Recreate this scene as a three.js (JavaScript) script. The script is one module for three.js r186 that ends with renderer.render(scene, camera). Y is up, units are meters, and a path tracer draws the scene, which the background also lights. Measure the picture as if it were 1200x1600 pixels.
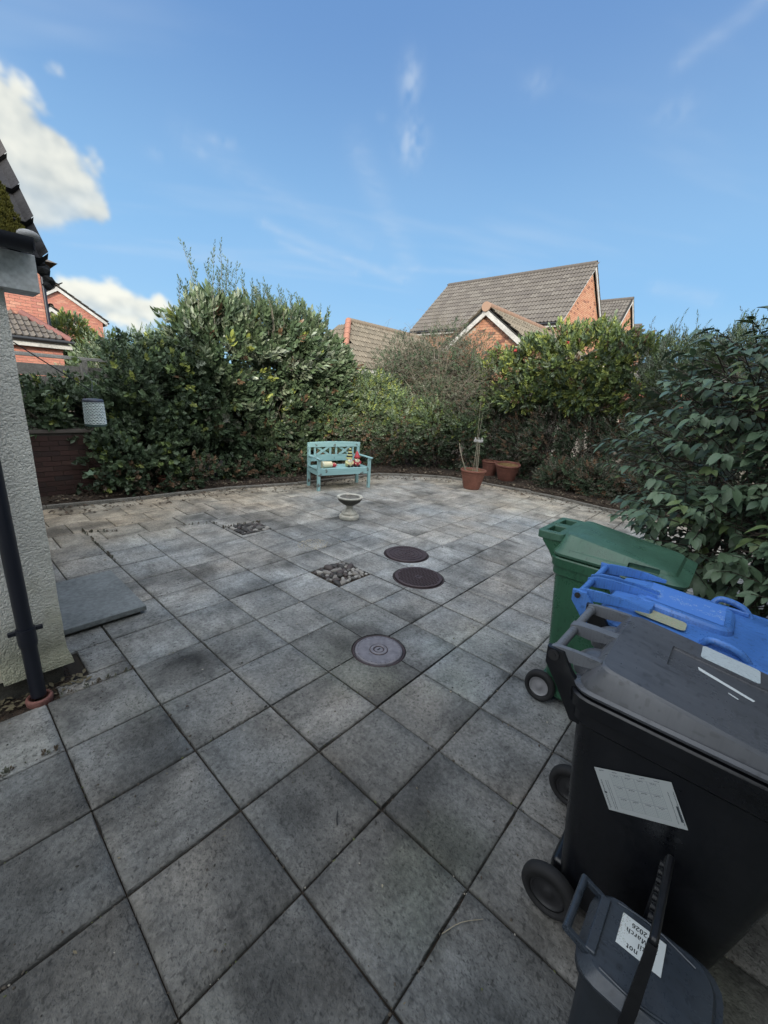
import * as THREE from 'three';
import { mergeGeometries, mergeVertices, toCreasedNormals } from 'three/addons/utils/BufferGeometryUtils.js';
import { RoundedBoxGeometry } from 'three/addons/geometries/RoundedBoxGeometry.js';
import { Brush, Evaluator, SUBTRACTION, ADDITION } from 'three-bvh-csg';

// ------------------------------------------------------------------ camera, sky, sun, exposure
// The paving grid gives the axes: x and z run along the slab joints, y is up, metres.
const scene = new THREE.Scene();
const camera = new THREE.PerspectiveCamera(103.04, 0.75, 0.05, 900);
camera.position.set(0, 1.809, 0);
camera.rotation.order = 'YXZ';
camera.rotation.set(-0.27586, -0.85458, 0.06087);
const renderer = new THREE.WebGLRenderer({ antialias: true });
renderer.toneMapping = THREE.LinearToneMapping;
renderer.toneMappingExposure = 1.75;
renderer.shadowMap.enabled = true;

const SUN_AZ = 137, SUN_EL = 24;                      // behind the camera, veiled by an unseen bank of bright cloud
const rad = THREE.MathUtils.degToRad;
const sunDir = new THREE.Vector3(Math.cos(rad(SUN_AZ)) * Math.cos(rad(SUN_EL)), Math.sin(rad(SUN_EL)), Math.sin(rad(SUN_AZ)) * Math.cos(rad(SUN_EL)));
const sun = new THREE.DirectionalLight(new THREE.Color(1, 0.93, 0.78), 3.3);
sun.position.copy(sunDir).multiplyScalar(60); sun.target.position.set(4, 0, -4);
sun.castShadow = true; sun.shadow.radius = 12; sun.shadow.mapSize.set(4096, 4096);
Object.assign(sun.shadow.camera, { left: -30, right: 30, top: 30, bottom: -30, near: 1, far: 160 });
scene.add(sun, sun.target);

// ------------------------------------------------------------------ noise
function rng(seed) { let s = seed >>> 0; return () => { s = (s + 0x6d2b79f5) | 0; let t = Math.imul(s ^ (s >>> 15), 1 | s); t = (t + Math.imul(t ^ (t >>> 7), 61 | t)) ^ t; return ((t ^ (t >>> 14)) >>> 0) / 4294967296; }; }
const h3 = (x, y, z) => { let h = Math.imul(x, 374761393) ^ Math.imul(y, 668265263) ^ Math.imul(z, 2147483647 - 59); h = Math.imul(h ^ (h >>> 13), 1274126177); h ^= h >>> 16; h = Math.imul(h, 2246822519); return ((h ^ (h >>> 15)) >>> 0) / 4294967296; };
const sm = (t) => t * t * (3 - 2 * t);
function vn2(x, y, p = 0, s = 0) {                  // value noise, repeating every p cells when p > 0
  let xi = Math.floor(x), yi = Math.floor(y); const fx = sm(x - xi), fy = sm(y - yi);
  const w = (a) => (p ? ((a % p) + p) % p : a);
  const a = h3(w(xi), w(yi), s), b = h3(w(xi + 1), w(yi), s), c = h3(w(xi), w(yi + 1), s), d = h3(w(xi + 1), w(yi + 1), s);
  return a + (b - a) * fx + (c - a) * fy + (a - b - c + d) * fx * fy;
}
function fbm2(x, y, oct, p = 0, s = 0) { let v = 0, a = 0.5, n = 0; for (let i = 0; i < oct; i++) { v += a * vn2(x, y, p, s + i * 17); n += a; a *= 0.5; x *= 2; y *= 2; p *= 2; } return v / n; }
function vn3(x, y, z, s = 0) {
  const xi = Math.floor(x), yi = Math.floor(y), zi = Math.floor(z), fx = sm(x - xi), fy = sm(y - yi), fz = sm(z - zi);
  const g = (i, j, k) => h3(xi + i, yi + j, (zi + k) * 131 + s);
  const l = (a, b, t) => a + (b - a) * t;
  return l(l(l(g(0, 0, 0), g(1, 0, 0), fx), l(g(0, 1, 0), g(1, 1, 0), fx), fy), l(l(g(0, 0, 1), g(1, 0, 1), fx), l(g(0, 1, 1), g(1, 1, 1), fx), fy), fz);
}
const clamp = (v, a = 0, b = 1) => Math.min(b, Math.max(a, v));
const sstep = (a, b, v) => sm(clamp((v - a) / (b - a)));
const mix = (a, b, t) => a + (b - a) * t;

// ------------------------------------------------------------------ sky: blue air, cumulus on the left, thin streaks
{
  const W = 2048, H = 1024, data = new Float32Array(W * H * 4);
  const puffs = [ // azimuth, elevation, half widths, strength: cumulus
    [-80.5, 21.5, 3.6, 2.6, 1.2], [-79, 18.5, 4.5, 2.6, 1.3], [-76.6, 17, 3.0, 1.9, 1.1], [-84, 18, 5, 5, 1.3], [-82, 14.5, 6, 2.0, 0.75], [-74.2, 15.9, 1.6, 0.9, 0.8], [-76.6, 20.7, 0.9, 0.5, 0.55], [-90, 20, 8, 6, 1.2],
    [-76.5, 8.3, 2.6, 1.5, 1.25], [-73, 8.2, 2.6, 1.6, 1.25], [-69.6, 7.8, 2.4, 1.2, 1.1], [-72, 5.5, 7, 1.6, 1.0], [-82, 8, 6, 2, 1.1],
    [-120, 18, 14, 6, 1], [150, 24, 18, 7, 0.9], [60, 22, 16, 6, 0.9], [-160, 12, 16, 4, 1.0], [100, 12, 12, 4, 1.0]];
  const wisps = [[-41, 31, 1.1, 1.5, 0.42], [-40.4, 26.5, 1.5, 1.7, 0.5], [-27, 30.5, 1.6, 0.9, 0.14], [-13, 27, 2.2, 1.0, 0.12], [-61.6, 24.2, 1.4, 0.5, 0.30], [-64, 23, 0.9, 0.4, 0.22], [-68, 22, 1.2, 0.6, 0.12], [-44, 28.3, 0.6, 0.4, 0.12]];
  for (let y = 0; y < H; y++) {
    const el = ((y + 0.5) / H - 0.5) * 180;
    for (let x = 0; x < W; x++) {
      const az = ((x + 0.5) / W - 0.5) * 360, o = (y * W + x) * 4;
      const e = Math.max(0, el), k = Math.pow(clamp(e / 90), 0.55);
      // air: pale cyan low down to a deeper blue overhead
      const a = sstep(0, 13, e), b = sstep(9, 38, e), c = sstep(38, 90, e);
      let r = mix(mix(mix(0.40, 0.30, a), 0.155, b), 0.12, c), g = mix(mix(mix(0.72, 0.58, a), 0.315, b), 0.25, c), bl = mix(mix(mix(0.97, 0.92, a), 0.63, b), 0.52, c);
      const cosS = Math.cos(rad(el)) * Math.cos(rad(SUN_EL)) * Math.cos(rad(az - SUN_AZ)) + Math.sin(rad(el)) * Math.sin(rad(SUN_EL));
      if (el < 0) { const t = sstep(0, -8, el); r = mix(r, 0.16, t); g = mix(g, 0.17, t); bl = mix(bl, 0.16, t); }
      else {
        // thin streaked veil over the whole sky, drawn out along one direction
        const ca = Math.cos(rad(az)), sa = Math.sin(rad(az)), D = 1 / (Math.sin(rad(el)) + 0.12), px = ca * Math.cos(rad(el)) * D, pz = sa * Math.cos(rad(el)) * D;
        const u = px * 0.8 + pz * 0.6, v = -px * 0.6 + pz * 0.8;
        const st = fbm2(u * 0.9 + 40, v * 3.4 + 7, 5, 0, 11) * 0.65 + fbm2(u * 2.2, v * 9, 4, 0, 23) * 0.35;
        let veil = sstep(0.5, 0.85, st) * 0.22 + sstep(0.35, 0.7, fbm2(px * 0.7, pz * 0.7, 3, 0, 5)) * 0.05;
        // two contrail-like streaks of high cloud
        for (const [a0, e0, a1, e1, w, s] of [[-58, 18.2, -40, 13.9, 0.55, 0.20], [-56, 16.6, -46, 14.2, 0.4, 0.14], [-47, 26, -39, 14.5, 1.3, 0.12], [-66, 24, -44, 17, 1.2, 0.09], [-12, 13, -6, 11.4, 0.7, 0.16], [-14, 30, -6, 33, 0.6, 0.14], [-42, 15.2, -30, 15, 0.35, 0.14]]) {
          const t = clamp(((az - a0) * (a1 - a0) + (el - e0) * (e1 - e0)) / ((a1 - a0) ** 2 + (e1 - e0) ** 2)), dx = az - a0 - t * (a1 - a0), dy = el - e0 - t * (e1 - e0);
          const d2 = dx * dx + dy * dy; if (d2 < 40) veil += s * Math.exp(-d2 / (w * w)) * (0.25 + 1.3 * fbm2(az * 0.7 + el * 1.6, el * 2.4 - az * 0.3, 4, 0, 31)) * (t > 0.02 && t < 0.98 ? 1 : 0.5);
        }
        let wisp = 0;
        for (const [ca2, ce, wa, we, s] of wisps) { const q = ((az - ca2) / wa) ** 2 + ((el - ce) / we) ** 2; if (q < 9) wisp += s * Math.exp(-q * 1.1) * clamp(2.6 * fbm2(az * 1.15 + 3.3, el * 0.95 + 1.7, 6, 0, 8) - 0.65); }
        veil = clamp(veil + wisp, 0, 0.75);
        r = mix(r, 0.68, veil); g = mix(g, 0.78, veil); bl = mix(bl, 0.90, veil);
        let f = 0, tw = 0, top = 0;
        for (const [pa, pe, wa, we, s] of puffs) { let da = az - pa; if (da > 180) da -= 360; if (da < -180) da += 360; const q = (da / wa) ** 2 + ((el - pe) / we) ** 2; if (q < 6) { const m = s * Math.exp(-q * 0.9); f += m; const w2 = m * m; tw += w2; top += w2 * ((el - pe) / we - 0.5 * da / wa); } }
        if (f > 0.03) {
          top = 0.75 * top / tw;
          const n = fbm2(az * 0.42, el * 0.55, 6, 0, 77), n2 = fbm2(az * 0.9 + 3, el * 1.1, 5, 0, 91);
          const dens = sstep(0.36, 1.02, f * 0.75 + (n - 0.5) * 1.5 + (n2 - 0.5) * 0.45) * mix(0.6, 1, sstep(-1.1, 0.1, top));
          const lit = clamp(0.60 + 0.22 * sstep(12, 9, el) + top * 0.34 + (n2 - 0.5) * 0.7 + (n - 0.5) * 0.4);
          const cr = mix(0.42, 0.98, lit), cg = mix(0.49, 0.98, lit), cb = mix(0.53, 0.88, lit);
          r = mix(r, cr, dens * 0.97); g = mix(g, cg, dens * 0.97); bl = mix(bl, cb, dens * 0.97);
        }
      }
      r /= 1.75; g /= 1.75; bl /= 1.75;
      if (el > -2) { // unseen bank of cloud behind the camera, added bright to light the shade
        const D = 1 / (Math.max(0, Math.sin(rad(el))) + 0.25), px = Math.cos(rad(az)) * Math.cos(rad(el)) * D, pz = Math.sin(rad(az)) * Math.cos(rad(el)) * D, n = fbm2(px * 1.3 + 9, pz * 1.3, 6, 0, 141);
        const c0 = mix(0.16, -0.14, sstep(12, 42, el)), cov = sstep(c0, c0 + 0.42, cosS + (n - 0.5) * 0.7), L = (0.95 + 1.1 * Math.exp(-(1 - cosS) * 2.2)) * (0.7 + 0.6 * fbm2(px * 2.1, pz * 2.1 + 5, 5, 0, 151));
        r = mix(r, L * 0.95, cov); g = mix(g, L, cov); bl = mix(bl, L * 1.05, cov);
      }
      data[o] = r; data[o + 1] = g; data[o + 2] = bl; data[o + 3] = 1;
    }
  }
  const t = new THREE.DataTexture(data, W, H, THREE.RGBAFormat, THREE.FloatType);
  t.mapping = THREE.EquirectangularReflectionMapping; t.magFilter = t.minFilter = THREE.LinearFilter; t.wrapS = THREE.RepeatWrapping; t.needsUpdate = true;
  scene.background = t; scene.environment = t;
}

// ------------------------------------------------------------------ textures and materials
function tex(size, fn, srgb) {                       // fn(u, v) -> [r, g, b] linear 0..1, or a number
  const d = new Uint8Array(size * size * 4);
  for (let y = 0, o = 0; y < size; y++) for (let x = 0; x < size; x++, o += 4) {
    let c = fn(x / size, y / size); if (typeof c === 'number') c = [c, c, c];
    for (let i = 0; i < 3; i++) { const v = clamp(c[i]); d[o + i] = 255 * (srgb ? (v <= 0.0031308 ? v * 12.92 : 1.055 * v ** (1 / 2.4) - 0.055) : v); }
    d[o + 3] = 255;
  }
  const t = new THREE.DataTexture(d, size, size); t.wrapS = t.wrapT = THREE.RepeatWrapping; t.magFilter = THREE.LinearFilter; t.minFilter = THREE.LinearMipmapLinearFilter; t.generateMipmaps = true;
  if (srgb) t.colorSpace = THREE.SRGBColorSpace; t.needsUpdate = true; return t;
}
const rep = (t, m) => { const c = t.clone(); c.repeat.set(1 / m, 1 / m); c.needsUpdate = true; return c; };   // uv in metres, one repeat every m metres
const M = (rgb, rough, o = {}) => { const m = new THREE.MeshPhysicalMaterial({ roughness: rough, side: THREE.DoubleSide, ...o }); m.color.setRGB(...rgb); return m; };

const tConc = tex(1024, (u, v) => {
  const a = fbm2(u * 6, v * 6, 5, 6, 1), b = fbm2(u * 96, v * 96, 3, 96, 2), st = fbm2(u * 10, v * 40, 4, 10, 4), sp = vn2(u * 210, v * 210, 210, 9), sp2 = vn2(u * 120, v * 120, 120, 19);
  let g = 0.66 + (a - 0.5) * 0.55 + (b - 0.5) * 0.55 + (st - 0.5) * 0.35;
  g *= 1 - 0.5 * sstep(0.72, 0.92, sp) * sstep(0.35, 0.6, a); g *= 1 - 0.45 * sstep(0.78, 0.95, sp2); g += 0.25 * sstep(0.9, 0.99, vn2(u * 170, v * 170, 170, 29));
  const w = (fbm2(u * 4, v * 4, 3, 4, 40) - 0.5) * 0.10;
  return [g * (1 + w), g, g * (1 - w)];
}, true);
const tConcB = tex(1024, (u, v) => clamp(0.5 + (fbm2(u * 14, v * 14, 4, 14, 51) - 0.5) * 0.6 + (fbm2(u * 110, v * 110, 3, 110, 52) - 0.5) * 0.9 - 0.35 * sstep(0.7, 0.9, vn2(u * 170, v * 170, 170, 53))));
const tGrain = tex(512, (u, v) => 0.72 + (fbm2(u * 40, v * 40, 4, 40, 61) - 0.5) * 0.5 + (fbm2(u * 5, v * 5, 4, 5, 62) - 0.5) * 0.4, true);
const tGrainB = tex(512, (u, v) => fbm2(u * 60, v * 60, 4, 60, 63));
const tRender = tex(512, (u, v) => { // thrown render: small rounded lumps of several sizes
  let h = 0; for (const [n, s, k] of [[30, 71, 0.65], [52, 72, 0.45]]) { const x = u * n, y = v * n, xi = Math.floor(x), yi = Math.floor(y); let m = 0; for (let a = -1; a <= 1; a++) for (let b = -1; b <= 1; b++) { const ci = ((xi + a) % n + n) % n, cj = ((yi + b) % n + n) % n, r = 0.35 + 0.5 * h3(ci, cj, s + 2), dx = xi + a + h3(ci, cj, s) - x, dy = yi + b + h3(ci, cj, s + 1) - y; m = Math.max(m, Math.sqrt(clamp(1 - (dx * dx + dy * dy) / (r * r))) * r); } h += m * k; }
  return clamp(h * 1.1 + (fbm2(u * 90, v * 90, 3, 90, 74) - 0.5) * 0.15); });
const tRenderC = tex(512, (u, v) => { const g = 0.82 + (fbm2(u * 8, v * 8, 5, 8, 75) - 0.5) * 0.35 + (vn2(u * 90, v * 90, 90, 76) - 0.5) * 0.12; return [g, g * 0.985, g * 0.95]; }, true);
const tSoil = tex(512, (u, v) => { const a = fbm2(u * 20, v * 20, 5, 20, 81), b = vn2(u * 70, v * 70, 70, 82); const g = 0.35 + a * 0.7; return [g * (0.9 + b * 0.3), g * 0.88, g * 0.72]; }, true);
const tSoilB = tex(512, (u, v) => fbm2(u * 30, v * 30, 5, 30, 83));
const tPlastic = tex(512, (u, v) => { const a = fbm2(u * 5, v * 5, 5, 5, 85), s = fbm2(u * 90, v * 6, 3, 6, 86), d = sstep(0.75, 0.9, vn2(u * 60, v * 60, 60, 87)); return 0.84 + (a - 0.5) * 0.5 + (s - 0.5) * 0.2 - d * 0.22; }, true);
const tPlasticR = tex(512, (u, v) => clamp(0.62 + (fbm2(u * 6, v * 6, 5, 6, 88) - 0.5) * 0.7 + (vn2(u * 120, v * 120, 120, 89) - 0.5) * 0.2));
const tPaint = tex(512, (u, v) => { const a = fbm2(u * 4, v * 30, 4, 4, 91), w = sstep(0.66, 0.74, fbm2(u * 9, v * 9, 5, 9, 92)); return [mix(0.85 + (a - 0.5) * 0.3, 0.35, w), mix(0.85 + (a - 0.5) * 0.25, 0.22, w), mix(0.85 + (a - 0.5) * 0.25, 0.2, w)]; }, true);
const tRust = tex(512, (u, v) => { const a = fbm2(u * 12, v * 12, 5, 12, 95); return [0.6 + a * 0.8, 0.55 + a * 0.7, 0.55 + a * 0.65].map((q) => q * 0.8); }, true);

const mats = {
  slab: M([1, 1, 1], 0.86, { vertexColors: true, map: rep(tConc, 1.3), bumpMap: rep(tConcB, 0.9), bumpScale: 0.004 }),
  joint: M([0.034, 0.031, 0.027], 1, { map: rep(tSoil, 0.5) }),
  kerb: M([0.30, 0.275, 0.235], 0.95, { map: rep(tConc, 0.9), bumpMap: rep(tConcB, 0.6), bumpScale: 0.006 }),
  soil: M([0.048, 0.037, 0.028], 1, { map: rep(tSoil, 0.7), bumpMap: rep(tSoilB, 0.5), bumpScale: 0.03 }),
  ground: M([0.10, 0.115, 0.06], 1, { map: rep(tSoil, 3) }),
  render: M([0.74, 0.74, 0.71], 0.9, { map: rep(tRenderC, 1.4), bumpMap: rep(tRender, 0.36), bumpScale: 0.006, vertexColors: true }),
  smoothRender: M([0.66, 0.64, 0.55], 0.9, { map: rep(tRenderC, 0.9), bumpMap: rep(tGrainB, 0.4), bumpScale: 0.001 }),
  whitePaint: M([0.66, 0.69, 0.70], 0.55, { map: rep(tGrain, 0.6) }),
  whiteTrim: M([0.50, 0.485, 0.46], 0.6, { map: rep(tGrain, 1.1) }),
  blackPlastic: M([0.010, 0.011, 0.014], 0.42),
  pipe: M([0.008, 0.010, 0.018], 0.38),
  clay: M([0.27, 0.115, 0.095], 0.8, { map: rep(tGrain, 0.4) }),
  terracotta: M([0.25, 0.098, 0.064], 0.82, { map: rep(tGrain, 0.35), bumpMap: rep(tGrainB, 0.3), bumpScale: 0.002 }),
  terracottaOld: M([0.19, 0.072, 0.05], 0.88, { map: rep(tGrain, 0.3), bumpMap: rep(tGrainB, 0.3), bumpScale: 0.002 }),
  terracottaIn: M([0.30, 0.19, 0.08], 0.9, { map: rep(tGrain, 0.12), bumpMap: rep(tGrainB, 0.15), bumpScale: 0.006 }),
  slate: M([0.235, 0.25, 0.25], 0.75, { map: rep(tGrain, 0.8), bumpMap: rep(tGrainB, 0.4), bumpScale: 0.0015 }),
  iron: M([0.075, 0.058, 0.064], 0.55, { map: rep(tRust, 0.4), bumpMap: rep(tGrainB, 0.25), bumpScale: 0.002, metalness: 0.25 }),
  ironLight: M([0.20, 0.21, 0.24], 0.6, { map: rep(tRust, 0.35), bumpMap: rep(tGrainB, 0.2), bumpScale: 0.001, metalness: 0.1 }),
  stone: M([0.72, 0.68, 0.58], 0.88, { map: rep(tConc, 0.35), bumpMap: rep(tConcB, 0.25), bumpScale: 0.003 }),
  stoneDark: M([0.13, 0.12, 0.10], 0.92, { map: rep(tConc, 0.3), bumpMap: rep(tConcB, 0.2), bumpScale: 0.004 }),
  benchPaint: M([0.285, 0.47, 0.47], 0.6, { map: rep(tPaint, 0.9) }),
  mortar: M([0.46, 0.40, 0.33], 0.95, { map: rep(tGrain, 0.5) }),
  brick: M([1, 1, 1], 0.9, { vertexColors: true, map: rep(tGrain, 0.37) }),
  tile: M([1, 1, 1], 0.85, { vertexColors: true, map: rep(tGrain, 0.7), bumpMap: rep(tGrainB, 0.5), bumpScale: 0.002 }),
  felt: M([0.02, 0.02, 0.02], 1),
  fence: M([0.24, 0.225, 0.20], 0.95, { map: rep(tGrain, 0.9), bumpMap: rep(tGrainB, 0.5), bumpScale: 0.004 }),
  greenBin: M([0.030, 0.105, 0.058], 0.5, { map: rep(tPlastic, 0.9), roughnessMap: rep(tPlasticR, 0.8) }),
  greenLid: M([0.062, 0.150, 0.100], 0.6, { map: rep(tPlastic, 0.6), roughnessMap: rep(tPlasticR, 0.5) }),
  blueBin: M([0.020, 0.050, 0.16], 0.5, { map: rep(tPlastic, 0.9) }),
  blueLid: M([0.075, 0.215, 0.60], 0.6, { map: rep(tPlastic, 0.5), roughnessMap: rep(tPlasticR, 0.5) }),
  greyBin: M([0.0050, 0.0058, 0.0085], 0.6, { map: rep(tPlastic, 0.9), roughnessMap: rep(tPlasticR, 0.9) }),
  greyLid: M([0.094, 0.100, 0.114], 0.55, { map: rep(tPlastic, 0.9), roughnessMap: rep(tPlasticR, 0.8) }),
  greyArm: M([0.14, 0.15, 0.17], 0.5, { map: rep(tPlastic, 0.5) }),
  caddy: M([0.036, 0.047, 0.064], 0.5, { map: rep(tPlastic, 0.6), roughnessMap: rep(tPlasticR, 0.5) }),
  caddyBody: M([0.018, 0.023, 0.031], 0.5, { map: rep(tPlastic, 0.6) }),
  rubber: M([0.007, 0.007, 0.008], 0.8),
  hub: M([0.20, 0.20, 0.21], 0.55),
  hubDark: M([0.011, 0.011, 0.013], 0.6),
  bark: M([0.085, 0.068, 0.052], 0.95, { map: rep(tGrain, 0.2) }),
  twig: M([0.17, 0.15, 0.12], 0.95),
  cane: M([0.27, 0.235, 0.17], 0.8),
  wire: M([0.02, 0.02, 0.02], 0.6),
};

// ------------------------------------------------------------------ geometry helpers
const V3 = (x, y, z) => new THREE.Vector3(x, y, z);
function boxUV(g) {                                   // uv in metres by the dominant direction of each face
  g = g.index ? g.toNonIndexed() : g; const p = g.attributes.position, uv = new Float32Array(p.count * 2), a = V3(), b = V3(), c = V3();
  for (let i = 0; i < p.count; i += 3) {
    a.fromBufferAttribute(p, i); b.fromBufferAttribute(p, i + 1); c.fromBufferAttribute(p, i + 2);
    const n = b.clone().sub(a).cross(c.clone().sub(a)), ax = Math.abs(n.x), ay = Math.abs(n.y), az = Math.abs(n.z);
    [a, b, c].forEach((q, k) => { const t = ay >= ax && ay >= az ? [q.x, q.z] : ax > az ? [q.z, q.y] : [q.x, q.y]; uv[(i + k) * 2] = t[0]; uv[(i + k) * 2 + 1] = t[1]; });
  }
  g.setAttribute('uv', new THREE.BufferAttribute(uv, 2)); return g;
}
function strip(g, color) { g = g.index ? g.toNonIndexed() : g; for (const k of Object.keys(g.attributes)) if (!['position', 'normal', 'uv', ...(color ? ['color'] : [])].includes(k)) g.deleteAttribute(k); if (!g.attributes.uv) boxUV(g); if (!g.attributes.normal) g.computeVertexNormals(); return g; }
const merged = (list, color) => (list.length === 1 ? strip(list[0], color) : mergeGeometries(list.map((g) => strip(g, color))));
const names = new Set();
function numbered(n) { let k = n, i = 0; while (names.has(k)) k = n + '_' + String(++i).padStart(3, '0'); names.add(k); return k; }
function thing(name, label, category, [x, y, z] = [0, 0, 0], turn = 0, group) {
  const o = new THREE.Group(); o.name = numbered(name); o.position.set(x, y, z); o.rotation.y = turn; scene.add(o);
  o.userData = { label, category }; if (group) o.userData.group = group; return o;
}
function struct(name, label) { const o = new THREE.Group(); o.name = name; scene.add(o); o.userData = { kind: 'structure' }; if (label) o.userData.label = label; return o; }
function part(name, geo, mat, parent, o = {}) {
  const g = Array.isArray(geo) ? merged(geo.map((q) => (o.keepUV ? q : boxUV(q)))) : o.keepUV ? strip(geo, o.color) : geo.userData.shared ? geo : boxUV(geo);
  const m = new THREE.Mesh(g, mat); m.name = name; m.castShadow = m.receiveShadow = true; parent.add(m);
  if (o.label) m.userData.label = o.label; if (o.kind) m.userData.kind = o.kind; return m;
}
function bx(w, h, d, x = 0, y = 0, z = 0, r = 0.004) { const g = r > 0 ? new RoundedBoxGeometry(w, h, d, 1, Math.min(r, w / 2.1, h / 2.1, d / 2.1)) : new THREE.BoxGeometry(w, h, d); g.translate(x, y, z); return g; }
function beam(a, b, w, d, r = 0.003) {                // a squared bar from a to b
  const A = V3(...a), B = V3(...b), L = A.distanceTo(B), g = bx(w, L, d, 0, 0, 0, r);
  g.applyQuaternion(new THREE.Quaternion().setFromUnitVectors(V3(0, 1, 0), B.clone().sub(A).normalize())); g.translate((A.x + B.x) / 2, (A.y + B.y) / 2, (A.z + B.z) / 2); return g;
}
function tube(pts, r, seg = 8, n = 0) { return new THREE.TubeGeometry(new THREE.CatmullRomCurve3(pts.map((p) => V3(...p))), n || Math.max(2, (pts.length - 1) * 4), r, seg, false); }
function limb(pts, r0, r1, seg = 6) {                 // tapered tube
  const n = (pts.length - 1) * 3, g = new THREE.TubeGeometry(new THREE.CatmullRomCurve3(pts.map((p) => V3(...p))), n, 1, seg, false), c = g.parameters.path, P = g.attributes.position, q = V3();
  for (let i = 0; i <= n; i++) { const o = c.getPointAt(i / n), r = mix(r0, r1, i / n); for (let j = 0; j <= seg; j++) { const k = i * (seg + 1) + j; q.fromBufferAttribute(P, k).sub(o).multiplyScalar(r).add(o); P.setXYZ(k, q.x, q.y, q.z); } }
  return g;
}
const cyl = (r0, r1, h, x, y, z, seg = 20, axis = 'y', open = false) => { const g = new THREE.CylinderGeometry(r0, r1, h, seg, 1, open); if (axis === 'x') g.rotateZ(Math.PI / 2); if (axis === 'z') g.rotateX(Math.PI / 2); g.translate(x, y, z); return g; };
const lathe = (prof, seg = 36) => new THREE.LatheGeometry(prof.map((p) => new THREE.Vector2(p[0], p[1])), seg);
function rrect(x0, x1, z0, z1, r, n = 4) {            // rounded rectangle outline as [x, z]
  const o = []; [[x1 - r, z1 - r, 0], [x0 + r, z1 - r, 1], [x0 + r, z0 + r, 2], [x1 - r, z0 + r, 3]].forEach(([cx, cz, q]) => { for (let i = 0; i <= n; i++) { const a = (q + i / n) * Math.PI / 2; o.push([cx + r * Math.cos(a), cz + r * Math.sin(a)]); } }); return o;
}
function loft(secs, crease = 0.7) {                   // closed solid through rings of [x, y, z]
  const n = secs[0].length, pos = [], idx = []; secs.forEach((s) => s.forEach((p) => pos.push(...p)));
  for (let k = 0; k < secs.length - 1; k++) for (let i = 0; i < n; i++) { const a = k * n + i, b = k * n + (i + 1) % n; idx.push(a, a + n, b, b, a + n, b + n); }
  for (const k of [0, secs.length - 1]) { const c = pos.length / 3, m = [0, 1, 2].map((q) => secs[k].reduce((s, p) => s + p[q], 0) / n); pos.push(...m); for (let i = 0; i < n; i++) { const a = k * n + i, b = k * n + (i + 1) % n; k ? idx.push(a, c, b) : idx.push(a, b, c); } }
  const g = new THREE.BufferGeometry(); g.setAttribute('position', new THREE.Float32BufferAttribute(pos, 3)); g.setIndex(idx);
  return toCreasedNormals(g, crease);
}
const ring = (x0, x1, z0, z1, r, y) => rrect(x0, x1, z0, z1, r).map(([x, z]) => [x, typeof y === 'function' ? y(x, z) : y, z]);
const csg = new Evaluator(); csg.useGroups = false; csg.attributes = ['position', 'normal', 'uv'];
function cut(g, ...tools) { let a = new Brush(strip(g.clone())); a.updateMatrixWorld(); for (const t of tools) { const b = new Brush(strip(t.clone())); b.updateMatrixWorld(); a = csg.evaluate(a, b, SUBTRACTION); } const r = a.geometry; r.clearGroups(); return r; }
const camP = camera.position;
camera.updateMatrixWorld(true); camera.updateProjectionMatrix();
const inView = (p, m = 1.15) => { const q = p.clone().project(camera); return q.z < 1 && Math.abs(q.x) < m && Math.abs(q.y) < m; };
const coloured = (g, c) => { g = strip(g); const n = g.attributes.position.count, a = new Float32Array(n * 3); for (let i = 0; i < n; i++) { a[i * 3] = c[0]; a[i * 3 + 1] = c[1]; a[i * 3 + 2] = c[2]; } g.setAttribute('color', new THREE.BufferAttribute(a, 3)); return g; };
// pieces: [{ m: Matrix4 in parent space, g: shared geometry index }]; the nearest in view become parts, the rest one part of kind stuff
function pieces(parent, name, geos, mat, list, limit, restName) {
  parent.updateMatrixWorld(true); const p = V3();
  for (const q of list) { p.setFromMatrixPosition(q.m).applyMatrix4(parent.matrixWorld); q.d = p.distanceTo(camP) * (inView(p) ? 1 : 40); }
  list.sort((a, b) => a.d - b.d); geos.forEach((g) => { g.userData.shared = true; });
  list.slice(0, limit).forEach((q) => { const o = part(name, geos[q.g], mat, parent); q.m.decompose(o.position, o.quaternion, o.scale); });
  const rest = list.slice(limit); if (!rest.length) return;
  const all = rest.map((q) => geos[q.g].clone().applyMatrix4(q.m)); const o = part(restName, merged(all, true), mat, parent, { kind: 'stuff', keepUV: true, color: true }); return o;
}
function text(w, h, draw) { const c = document.createElement('canvas'); c.width = w; c.height = h; draw(c.getContext('2d'), w, h); const t = new THREE.CanvasTexture(c); t.colorSpace = THREE.SRGBColorSpace; t.magFilter = THREE.LinearFilter; return t; }

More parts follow.
